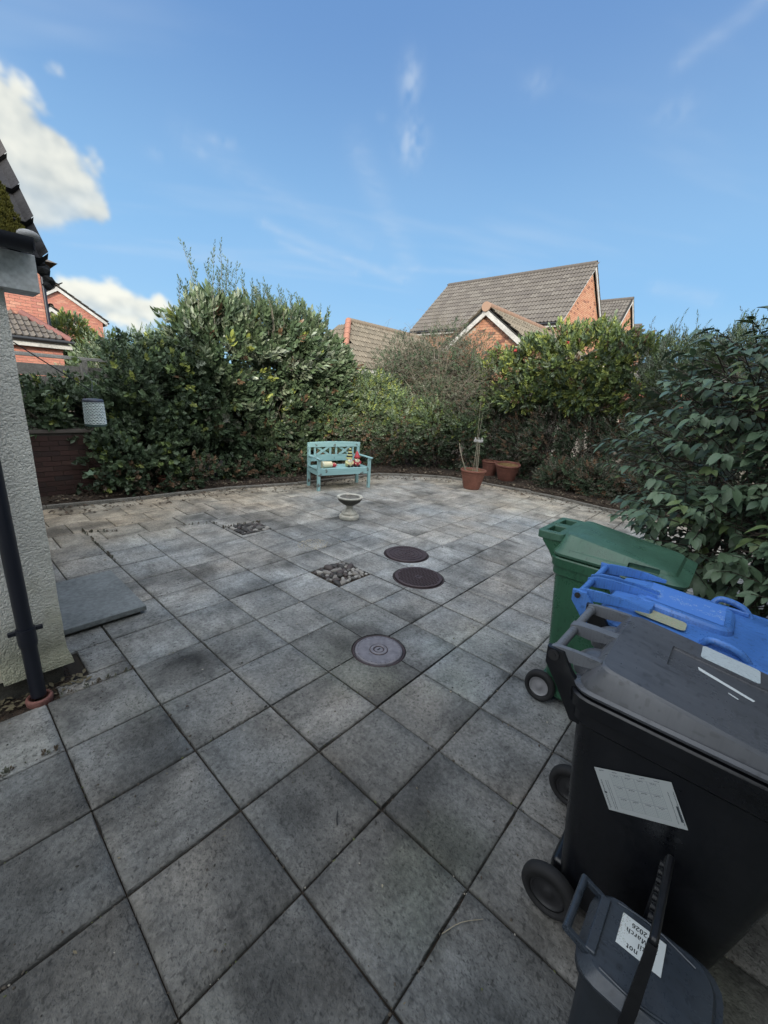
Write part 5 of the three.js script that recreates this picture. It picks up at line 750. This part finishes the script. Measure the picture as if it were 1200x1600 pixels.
{ // the big evergreen behind the bench
  const t = thing('shrub', 'tallest broad evergreen shrub with silvery leaves, left of and behind the bench', 'shrub'), b = [[3.85, 2.15, -8.15, 0.75, 1.05, 0.75], [4.55, 2.35, -8.3, 0.90, 0.95, 0.80], [5.4, 2.45, -8.3, 0.95, 0.98, 0.85], [6.2, 2.45, -8.25, 0.90, 1.02, 0.85], [6.85, 2.05, -8.1, 0.60, 0.85, 0.65], [4.2, 1.15, -7.85, 0.95, 0.75, 0.55], [5.2, 1.2, -7.95, 0.9, 0.75, 0.55], [6.25, 1.2, -8.05, 0.85, 0.75, 0.55], [4.5, 0.55, -7.75, 0.7, 0.5, 0.38], [5.4, 0.55, -7.85, 0.8, 0.5, 0.38], [6.3, 0.55, -7.95, 0.8, 0.5, 0.4]];
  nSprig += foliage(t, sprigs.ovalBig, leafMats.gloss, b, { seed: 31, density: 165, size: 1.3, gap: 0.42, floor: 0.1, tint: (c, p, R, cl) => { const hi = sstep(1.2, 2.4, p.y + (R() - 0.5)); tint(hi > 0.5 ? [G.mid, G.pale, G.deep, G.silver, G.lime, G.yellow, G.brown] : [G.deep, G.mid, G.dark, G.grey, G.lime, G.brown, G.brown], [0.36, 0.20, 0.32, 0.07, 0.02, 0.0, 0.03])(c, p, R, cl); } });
  branches(t, [[4.1, 0, -8.0], [5.0, 0, -8.1], [6.0, 0, -8.1], [4.7, 0, -8.2], [5.6, 0, -8.0]], b, 32, { n: 4, r: 0.022 });
  const sh = []; const R = rng(35), P = []; // long shoots on top
  for (let k = 0; k < 46; k++) { const x = 3.5 + R() * 3.2, z = -8.2 + (R() - 0.5) * 0.9, y0 = 2.9 + (x > 3.7 && x < 6.2 ? 0.3 : 0), tall = (x > 3.6 && x < 4.8 ? 0.55 + R() * 0.55 : 0.35 + R() * 0.35), lx = (R() - 0.5) * 0.35, lz = (R() - 0.5) * 0.3; sh.push(limb([[x, y0 - 0.4, z], [x + lx * 0.3, y0 + tall * 0.4, z + lz * 0.3], [x + lx, y0 + tall, z + lz]], 0.006, 0.002, 4)); for (let q = 0; q < 10; q++) { const f = 0.2 + 0.8 * q / 9; P.push([x + lx * f * f, y0 + tall * f, z + lz * f * f]); } }
  part('shoot', sh, mats.twig, t, { kind: 'stuff' });
  const m = new THREE.InstancedMesh(sprigs.narrow, leafMats.satin, P.length), c = new THREE.Color(), mm = new THREE.Matrix4(), q = new THREE.Quaternion(); P.forEach((p, i) => { q.setFromUnitVectors(up, V3((R() - 0.5) * 1.3, 1, (R() - 0.5) * 1.3).normalize()); const s = 0.6 + R() * 0.5; mm.compose(V3(...p), q, V3(s, s, s)); m.setMatrixAt(i, mm); const k = R() < 0.5 ? G.mid : G.deep; c.setRGB(...k); m.setColorAt(i, c); }); m.name = 'shoot_leaves'; m.userData.kind = 'stuff'; t.add(m);
}
{ // clipped small-leaved hedge in the corner
  const t = thing('hedge', 'low small leaved hedge in the corner, right of the bench and under the twiggy bush', 'hedge'), b = [[7.0, 1.02, -7.75, 0.75, 0.95, 0.50], [7.7, 1.05, -7.4, 0.70, 0.98, 0.55], [7.6, 1.75, -7.9, 0.6, 0.55, 0.5], [8.2, 1.7, -7.5, 0.55, 0.55, 0.5], [8.35, 1.0, -6.85, 0.70, 0.84, 0.60], [8.95, 1.0, -6.2, 0.65, 0.84, 0.65], [9.3, 0.95, -5.5, 0.55, 0.85, 0.60]];
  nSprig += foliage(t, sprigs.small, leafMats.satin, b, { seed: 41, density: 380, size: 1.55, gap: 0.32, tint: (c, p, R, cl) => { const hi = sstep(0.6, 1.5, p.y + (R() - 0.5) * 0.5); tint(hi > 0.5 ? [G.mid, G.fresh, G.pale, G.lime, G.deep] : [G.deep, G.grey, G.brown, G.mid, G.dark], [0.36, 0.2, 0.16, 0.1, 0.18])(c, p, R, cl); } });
  branches(t, [[7.1, 0, -7.6], [7.8, 0, -7.2], [8.4, 0, -6.7], [9.0, 0, -6.0], [9.3, 0, -5.5]], b, 42, { n: 6, r: 0.010 });
}
{ // bare twiggy bush rising over it
  const t = thing('shrub', 'tangled half bare twiggy bush between the tan hipped roof and the brick gable', 'shrub'), b = [[9.0, 2.40, -7.5, 0.75, 0.95, 0.80], [9.6, 2.55, -6.6, 0.85, 1.05, 0.80], [9.6, 2.35, -5.75, 0.70, 1.0, 0.75], [9.2, 1.8, -6.4, 0.8, 0.65, 0.7], [9.3, 1.7, -5.6, 0.55, 0.6, 0.6]], R = rng(51);
  const list = [], side = (a, r0, L, k) => { for (let i = 0; i < k; i++) { const d = V3((R() - 0.5) * 1.6, R() * 0.9 - 0.15, (R() - 0.5) * 1.6).normalize(), l = L * (0.5 + R()); list.push(limb([a, [a[0] + d.x * l * 0.5, a[1] + d.y * l * 0.5 + 0.02, a[2] + d.z * l * 0.5], [a[0] + d.x * l, a[1] + d.y * l - 0.10 * l, a[2] + d.z * l]], r0, 0.0012, 3)); } };
  for (let k = 0; k < 210; k++) { const c = b[k % 5], s = [9.4 + (R() - 0.5) * 0.7, 0.5, -6.5 + (R() - 0.5) * 1.0], e = [c[0] + (R() - 0.5) * 2.0 * c[3], c[1] + (R() - 0.22) * 1.9 * c[4], c[2] + (R() - 0.5) * 1.9 * c[5]], m1 = [mix(s[0], e[0], 0.35) + (R() - 0.5) * 0.2, mix(s[1], e[1], 0.6), mix(s[2], e[2], 0.35) + (R() - 0.5) * 0.2]; list.push(limb([s, m1, e], 0.010 + R() * 0.007, 0.003, 4)); for (let q = 0; q < 16; q++) { const f = 0.3 + 0.7 * R(); const p = [mix(m1[0], e[0], f), mix(m1[1], e[1], f), mix(m1[2], e[2], f)]; side(p, 0.0032, 0.34, 1); } }
  part('twig', list, mats.twig, t, { kind: 'stuff' }); const big = []; for (let k = 0; k < 7; k++) { const x = 9.0 + R() * 0.9, z = -7.2 + R() * 1.5; big.push(limb([[9.3, 0.2, -6.5], [mix(9.3, x, 0.5), 1.4, mix(-6.5, z, 0.5)], [x, 2.7 + R() * 0.4, z]], 0.022, 0.008, 6)); } part('branch', big, M([0.17, 0.15, 0.12], 0.9), t, { kind: 'stuff' });
  nSprig += foliage(t, sprigs.small, leafMats.dull, b, { seed: 53, density: 430, size: 1.0, depth: 0.9, gap: 0.22, rand: 1.6, up: 0.2, tint: tint([G.grey, G.deep, G.dead, G.dark], [0.35, 0.3, 0.2, 0.15]) });
}
{ // right hedge: leggy dark base, green climber on top
  const t = thing('hedge', 'dark leggy lower hedge of dull small leaves along the right edging behind the pots', 'hedge'), b = []; for (let k = 0; k < 8; k++) b.push([9.95 + 0.1 * (k & 1), 0.95, -5.0 + k * 0.72, 0.55, 0.95, 0.55], [9.2 + 0.15 * (k & 1), 0.30, -3.0 + k * 0.42, 0.42, 0.36, 0.36]);
  nSprig += foliage(t, sprigs.small, leafMats.dull, b, { seed: 61, density: 430, size: 1.5, gap: 0.36, tint: tint([G.grey, G.dark, G.deep, G.dead, G.brown], [0.3, 0.25, 0.2, 0.15, 0.1]) }); branches(t, b.map((q) => [q[0], 0, q[2]]), b, 62, { n: 9, r: 0.009 });
}
{
  const t = thing('climber', 'bright green leafy climber with red flowers along the top of the right hedge', 'climber'), b = [[9.9, 2.35, -5.05, 0.55, 0.60, 0.60], [9.95, 2.5, -4.35, 0.60, 0.68, 0.70], [10.0, 2.75, -3.6, 0.65, 0.75, 0.75], [10.0, 2.75, -2.85, 0.70, 0.72, 0.75], [10.0, 2.45, -2.1, 0.65, 0.70, 0.65], [9.75, 2.1, -4.2, 0.45, 0.4, 0.7], [9.75, 2.2, -3.1, 0.45, 0.42, 0.7]];
  nSprig += foliage(t, sprigs.oval, leafMats.satin, b, { seed: 71, density: 230, size: 1.3, tint: tint([G.mid, G.fresh, G.lime, G.pale, G.deep, G.brown], [0.24, 0.30, 0.22, 0.09, 0.10, 0.05]) }); branches(t, [[9.9, 0, -4.8], [9.9, 0, -3.6], [10, 0, -2.6]], b, 72, { n: 5, r: 0.012 });
  const R = rng(73), fl = (p) => { const g = []; for (let k = 0; k < 12; k++) { const s = new THREE.SphereGeometry(0.022, 8, 6); s.scale(1, 0.6, 1.2); s.translate(0, 0, 0.026); s.rotateX((R() - 0.5) * 1.6); s.rotateY(R() * 6.28); g.push(s); } const m = part('flower', g, M([0.30, 0.035, 0.035], 0.7), t); m.position.set(...p); m.scale.setScalar(1.0); }; fl([9.42, 3.13, -3.35]); fl([9.40, 3.0, -4.5]);
}
{
  const t = thing('shrub', 'pale loose topped shrub at the right end of the hedge behind the near bush', 'shrub'), b = [[10.0, 2.45, -1.3, 0.75, 0.78, 0.70], [9.8, 2.45, -0.5, 0.75, 0.82, 0.65], [9.6, 2.4, 0.4, 0.8, 0.8, 0.7], [9.8, 1.2, -0.9, 0.6, 0.7, 0.6], [9.9, 1.3, -1.6, 0.5, 0.7, 0.5]], R = rng(84);
  nSprig += foliage(t, sprigs.narrow, leafMats.satin, b, { seed: 81, density: 380, up: 0.9, tint: tint([G.pale, G.mid, G.grey, G.silver, G.fresh], [0.3, 0.3, 0.15, 0.1, 0.15]) }); branches(t, [[9.9, 0, -1.2], [9.8, 0, -0.2]], b, 82, { n: 6 });
  const sh = [], P = []; for (let k = 0; k < 40; k++) { const z = -1.9 + R() * 2.6, x = 9.8 + (R() - 0.5) * 0.6, tall = 0.25 + R() * 0.42, lx = (R() - 0.5) * 0.4, lz = (R() - 0.5) * 0.4; sh.push(limb([[x, 2.5, z], [x + lx * 0.3, 2.9 + tall * 0.3, z + lz * 0.3], [x + lx, 2.95 + tall, z + lz]], 0.006, 0.002, 4)); for (let q = 0; q < 7; q++) { const f = q / 6; P.push([x + lx * f, 2.8 + (tall + 0.15) * f, z + lz * f]); } } part('shoot', sh, mats.twig, t, { kind: 'stuff' });
  const m = new THREE.InstancedMesh(sprigs.narrow, leafMats.satin, P.length), c = new THREE.Color(), mm = new THREE.Matrix4(), q = new THREE.Quaternion(); P.forEach((p, i) => { q.setFromUnitVectors(up, V3((R() - 0.5) * 1.8, 1, (R() - 0.5) * 1.8).normalize()); mm.compose(V3(...p), q, V3(0.8, 0.8, 0.8)); m.setMatrixAt(i, mm); c.setRGB(...(R() < 0.5 ? G.mid : G.grey)); m.setColorAt(i, c); }); m.name = 'shoot_leaves'; m.userData.kind = 'stuff'; t.add(m);
}
{ // near bush with large glossy leaves, beside the bins
  const t = thing('large_leaved_shrub', 'near dark shrub with large glossy leaves leaning over the green bin', 'shrub'), R = rng(91);
  const lobes = [[3.95, 1.50, -0.02, 0.80, 0.62, 0.74], [4.0, 1.98, 0.18, 0.72, 0.42, 0.58], [3.75, 1.05, 0.02, 0.72, 0.40, 0.62], [3.5, 1.0, 0.55, 0.65, 0.45, 0.55], [3.35, 1.7, 0.55, 0.5, 0.7, 0.45]];
  const leaf = [0, 1, 2, 3].map((k) => { const g = strip(leafGeo(0.078, 0.043, { droop: [0.25, 0.45, 0.15, 0.6][k], fold: [0.35, 0.2, 0.45, 0.3][k], st: [0.14, 0.32, 0.55, 0.8], prof: [0.55, 0.95, 1.0, 0.62] })); return boxUV(g); });
  const vein = tex(128, (u, v) => 0.9 + 0.1 * vn2(u * 30, v * 30, 30, 5)); const cols = [[0.068, 0.108, 0.066], [0.088, 0.138, 0.080], [0.11, 0.165, 0.095], [0.13, 0.18, 0.070], [0.17, 0.225, 0.14]].map((c) => M(c, 0.36, { specularIntensity: 0.75, bumpMap: rep(tGrainB, 0.05), bumpScale: 0.0006 }));
  const L = [], q = new THREE.Quaternion(), q2 = new THREE.Quaternion(), stems = [];
  for (const [bi, [cx, cy, cz, rx, ry, rz]] of lobes.entries()) for (let k = 0; k < 270; k++) {
    const u = R() * 2 - 1, a = R() * 6.2832, s = Math.sqrt(1 - u * u), d = V3(s * Math.cos(a), u, s * Math.sin(a)), f = (0.82 + 0.38 * vn3(d.x * 2 + bi * 5, d.y * 2, d.z * 2, 9)) * (1 - 0.55 * R() ** 1.7), p = V3(cx + d.x * rx * f, cy + d.y * ry * f, cz + d.z * rz * f);
    if (p.y < 0.30 || Math.hypot(p.x, p.y - 1.8, p.z) < 1.6) continue; if (p.x < 3.0 && p.y < 1.10 && p.z > -0.85 && p.z < 0.1) continue; if (p.x < 2.75 && p.z < 0.5) continue; if (p.z > 0.78) continue;
    const out = V3(d.x * 0.9, 0.15 + d.y * 0.5, d.z * 0.9).add(V3((R() - 0.5) * 0.9, (R() - 0.5) * 0.5, (R() - 0.5) * 0.9)).normalize(), n = 5 + Math.floor(R() * 4), tone = Math.floor(R() * 3) + (d.y > 0.2 && R() < 0.4 ? 1 : 0) + (R() < 0.08 ? 1 : 0), len = 0.16 + R() * 0.10;
    const e = p.clone().addScaledVector(out, len); stems.push(limb([p.clone().addScaledVector(out, -0.18).toArray(), p.toArray(), e.toArray()], 0.005, 0.002, 4));
    for (let j = 0; j < n; j++) { const t2 = (j + 0.4) / n, side = (j % 2 ? 1 : -1) * (0.75 + R() * 0.4) * mix(1.0, 0.35, t2), ax = V3().crossVectors(out, up).normalize(); const nrm = up.clone().addScaledVector(out, 0.35).add(V3((R() - 0.5) * 0.5, 0, (R() - 0.5) * 0.5)).normalize(), y = out.clone().addScaledVector(ax, side).add(V3(0, -0.30 - R() * 0.35, 0)).normalize(), x = V3().crossVectors(y, nrm).normalize(), z = V3().crossVectors(x, y).normalize(); const sc = 0.6 + R() * 0.8; const m = new THREE.Matrix4().makeBasis(x.multiplyScalar(sc), y.multiplyScalar(sc), z.multiplyScalar(sc)); m.setPosition(p.clone().addScaledVector(out, len * t2)); L.push({ m, g: Math.floor(R() * 4), c: Math.min(4, tone), p: p.clone() }); }
  }
  L.forEach((l) => { l.d = l.p.distanceTo(camP) * (inView(l.p, 1.05) ? 1 : 30); }); L.sort((a, b) => a.d - b.d); leaf.forEach((g) => { g.userData.shared = true; });
  L.slice(0, 300).forEach((l) => { const o = part('leaf', leaf[l.g], cols[l.c], t); l.m.decompose(o.position, o.quaternion, o.scale); });
  for (let c = 0; c < 5; c++) for (let g = 0; g < 4; g++) { const s = L.slice(300).filter((l) => l.c === c && l.g === g); if (!s.length) continue; const m = new THREE.InstancedMesh(leaf[g], cols[c], s.length); s.forEach((l, i) => m.setMatrixAt(i, l.m)); m.name = 'foliage'; m.userData.kind = 'stuff'; t.add(m); }
  part('twig', stems, mats.bark, t, { kind: 'stuff' }); const tr = []; for (let k = 0; k < 7; k++) { const s = [3.9 + (R() - 0.5) * 0.5, -0.02, 0.1 + (R() - 0.5) * 0.5], b = lobes[k % 5], e = [b[0] + (R() - 0.5) * 0.5, b[1] + 0.25, b[2] + (R() - 0.5) * 0.5]; tr.push(limb([s, [mix(s[0], e[0], 0.3), e[1] * 0.4, mix(s[2], e[2], 0.3)], e], 0.022, 0.007, 7)); } part('stem', tr, mats.bark, t, { kind: 'stuff' });
}
{ const t = thing('undergrowth', 'dark low leafy undergrowth spilling over the bed along the left and back edging', 'undergrowth'), b = [], R = rng(15); for (let k = 0; k < 15; k++) b.push([1.9 + k * 0.36 + R() * 0.2, 0.20, -7.38 + (k > 8 ? 0.22 : 0) + R() * 0.15, 0.24 + R() * 0.12, 0.20 + R() * 0.14, 0.18]); nSprig += foliage(t, sprigs.ivy, leafMats.dull, b, { seed: 16, density: 170, size: 1.1, floor: 0.05, hollow: 0, tint: tint([G.dark, G.deep, G.dead, G.brown], [0.35, 0.25, 0.25, 0.15]) }); }
// lobed seedlings under the left hedge
function lobedLeaf(s) { const sh = new THREE.Shape(), pts = [[0, 0], [0.16, -0.10], [0.42, 0.02], [0.30, 0.14], [0.55, 0.34], [0.50, 0.48], [0.24, 0.42], [0.20, 0.62], [0.0, 0.95], [-0.20, 0.62], [-0.24, 0.42], [-0.50, 0.48], [-0.55, 0.34], [-0.30, 0.14], [-0.42, 0.02], [-0.16, -0.10]]; sh.moveTo(0, 0); pts.slice(1).forEach((p) => sh.lineTo(p[0], p[1])); const g = new THREE.ShapeGeometry(sh), P = g.attributes.position; for (let i = 0; i < P.count; i++) P.setZ(i, 0.12 * Math.abs(P.getX(i)) - 0.18 * P.getY(i) ** 2); g.scale(s, s, s); g.computeVertexNormals(); return g; }
function seedling(label, at, h, n, s, col, seed) {
  const t = thing('seedling', label, 'plant', at), R = rng(seed), geo = boxUV(lobedLeaf(s)); geo.userData.shared = true; const st = [], m = M(col, 0.6);
  for (let k = 0; k < n; k++) { const a = k * 2.4 + R(), y = h * (0.35 + 0.65 * (k + 1) / n), r = s * (0.7 + R() * 1.1), p = [Math.cos(a) * r, y, Math.sin(a) * r]; st.push(limb([[0, y * 0.7, 0], [p[0] * 0.5, y * 0.95, p[2] * 0.5], p], 0.003, 0.0015, 4)); const o = part('leaf', geo, m, t); o.position.set(...p); o.rotation.set(-1.05 + R() * 0.7, 0, (R() - 0.5) * 0.7, 'YXZ'); o.rotation.y = Math.atan2(-0.2 + p[0] * 3, 1) + (R() - 0.5) * 0.8; o.scale.setScalar(0.7 + R() * 0.5); }
  st.push(limb([[0, 0, 0], [0.01, h * 0.5, 0], [0, h, 0]], 0.005, 0.002, 5)); part('stem', st, mats.twig, t);
}
seedling('seedling with large lobed leaves growing in the small pot under the left hedge', [2.70, 0.22, -7.36], 0.50, 11, 0.15, [0.085, 0.115, 0.065], 1);
seedling('low seedling with one bright pale lobed leaf cluster left of the small pot', [1.86, 0.05, -7.38], 0.34, 5, 0.14, [0.12, 0.19, 0.12], 2);
// ------------------------------------------------------------------ litter, weeds and twigs
{
  const R = rng(7), m = M([1, 1, 1], 0.9), geo = leafGeo(0.05, 0.028, { droop: -0.25, fold: 0.6 }), P = [], put = (x, y, z, s, c) => P.push([x, y, z, s, c]);
  for (let i = 0; i < kerbLine.length - 1; i++) { const [ax, az] = kerbLine[i], [bx2, bz] = kerbLine[i + 1], L = Math.hypot(bx2 - ax, bz - az); for (let k = 0; k < L * 420; k++) { const t = R(), back = R() < 0.84, o = back ? 0.05 + R() * 0.9 : -(R() ** 2) * 0.5, nx = -(bz - az) / L, nz = (bx2 - ax) / L; const x = mix(ax, bx2, t) - nx * o, z = mix(az, bz, t) - nz * o; put(x, back ? 0.075 : 0.008, z, 0.6 + R() * 0.7, R() < 0.3 ? [0.16, 0.13, 0.09] : R() < 0.6 ? [0.09, 0.06, 0.04] : [0.05, 0.036, 0.026]); } }
  for (let k = 0; k < 90; k++) put(-0.3 + R() * 0.75, 0.006, -2.72 - R() * 0.12, 0.4 + R() * 0.5, [0.12, 0.10, 0.06]);
  for (let k = 0; k < 70; k++) put(0.4 + R() * 8, 0.006, -6.6 + R() * 7, 0.25 + R() * 0.4, R() < 0.4 ? [0.30, 0.26, 0.18] : [0.06, 0.045, 0.035]);
  const me = new THREE.InstancedMesh(geo, m, P.length), c = new THREE.Color(), mm = new THREE.Matrix4(), e = new THREE.Euler(), q = new THREE.Quaternion(); P.forEach(([x, y, z, s, k], i) => { e.set(-1.57 + (R() - 0.5) * 0.9, 0, R() * 6.28, 'YXZ'); e.y = R() * 6.28; q.setFromEuler(e); mm.compose(V3(x, y, z), q, V3(s, s, s)); me.setMatrixAt(i, mm); c.setRGB(...k); me.setColorAt(i, c); });
  me.name = 'leaf_litter'; me.userData = { label: 'brown fallen leaves scattered along the edging and the paving', kind: 'stuff' }; scene.add(me);
  const cr = new THREE.IcosahedronGeometry(0.0045, 0), sp = new THREE.InstancedMesh(cr, M([0.42, 0.37, 0.28], 0.9), 240); for (let i = 0; i < 240; i++) { const a = R() * 6.28, r = 0.20 * Math.sqrt(R()); mm.makeTranslation(3.0 + Math.cos(a) * r, 0.003, -3.74 + Math.sin(a) * r * 0.9); sp.setMatrixAt(i, mm); } sp.name = 'spilt_sand'; sp.userData = { label: 'pale spilt crumbs of sand on the paving between the pebble squares', kind: 'stuff' }; scene.add(sp);
  { const geo = new THREE.IcosahedronGeometry(0.0038, 0), n = 5200, dm = new THREE.InstancedMesh(geo, M([1, 1, 1], 0.95), n), big = leafGeo(0.014, 0.006, { droop: -0.2, fold: 0.5, st: [0.5], prof: [1] });
    for (let k = 0; k < n; k++) { const joint = R() < 0.72, along = R() < 0.5; let x = -0.2 + R() ** 1.4 * 8.2, z = 0.6 - R() ** 1.3 * 7; if (joint) { if (along) x = U0 + Math.round((x - U0) / S) * S + (R() - 0.5) * 0.014 * (R() < 0.2 ? 4 : 1); else z = V0 + Math.round((z - V0) / S) * S + (R() - 0.5) * 0.014 * (R() < 0.2 ? 4 : 1); } const sc = 0.4 + R() * R() * 1.3, inJ = joint; mm.compose(V3(x, inJ ? -0.004 : 0.003, z), q.setFromAxisAngle(up, R() * 6.28), V3(sc * (1 + R()), sc * 0.7, sc)); dm.setMatrixAt(k, mm); const t = R(); c.setRGB(...(t < 0.5 ? [0.07, 0.058, 0.045] : t < 0.8 ? [0.035, 0.032, 0.028] : t < 0.93 ? [0.09, 0.10, 0.04] : [0.32, 0.29, 0.24])); dm.setColorAt(k, c); }
    dm.name = 'paving_grit'; dm.userData = { label: 'fine grit and moss crumbs lying in the paving joints', kind: 'stuff' }; scene.add(dm);
    const bm = new THREE.InstancedMesh(big, M([1, 1, 1], 0.9), 420); for (let k = 0; k < 420; k++) { e.set(-1.5 + (R() - 0.5) * 0.5, R() * 6.28, (R() - 0.5) * 0.4, 'YXZ'); q.setFromEuler(e); const s2 = 0.5 + R(); mm.compose(V3(-0.2 + R() ** 1.3 * 8, 0.004, 0.6 - R() ** 1.2 * 7), q, V3(s2, s2, s2)); bm.setMatrixAt(k, mm); c.setRGB(...(R() < 0.6 ? [0.045, 0.035, 0.028] : [0.17, 0.14, 0.09])); bm.setColorAt(k, c); } bm.name = 'leaf_fragments'; bm.userData = { label: 'tiny dry leaf fragments scattered over the slabs', kind: 'stuff' }; scene.add(bm); }
  const w = sprigGeo(9, 8, 0.022, 0.010, { stem: 1.2, st: [0.5], prof: [1] }), W = []; for (const [x0, z0, x1, z1, n] of [[1.12, -5.95, 1.12, -4.6, 50], [1.1, -5.82, 1.45, -5.6, 30], [0.3, -2.68, 0.67, -2.67, 20], [2.1, -5.4, 2.5, -5.2, 14], [2.48, -4.98, 2.98, -4.9, 60], [-0.2, -2.25, 0.2, -2.25, 16]]) for (let k = 0; k < n; k++) { const t = R(); W.push([mix(x0, x1, t) + (R() - 0.5) * 0.02, -0.005, mix(z0, z1, t) + (R() - 0.5) * 0.02]); }
  const we = new THREE.InstancedMesh(w, leafMats.dull, W.length); W.forEach((p, i) => { const s = 0.5 + R() * 0.8; mm.compose(V3(...p), q.setFromAxisAngle(up, R() * 6.28), V3(s, s, s)); we.setMatrixAt(i, mm); c.setRGB(...(R() < 0.5 ? G.dead : G.grey)); we.setColorAt(i, c); }); we.name = 'joint_weeds'; we.userData = { label: 'small dry weeds in the paving joints', kind: 'stuff' }; scene.add(we);
  const tw = (label, pts, r, mat) => { const o = part('fallen_twig', limb(pts, r, r * 0.5, 5), mat, scene); o.name = numbered('fallen_twig'); o.userData = { label, category: 'twig' }; };
  tw('short dark twig lying in the middle of a near slab', [[0.925, 0.007, -0.965], [0.945, 0.008, -0.99], [0.97, 0.007, -1.012]], 0.0035, mats.wire);
  tw('long thin pale stalk lying across a joint near the bottom of the paving', [[0.93, 0.006, -0.42], [1.0, 0.009, -0.39], [1.07, 0.006, -0.335]], 0.002, mats.cane);
}
console.log('sprigs', nSprig);
renderer.render(scene, camera);
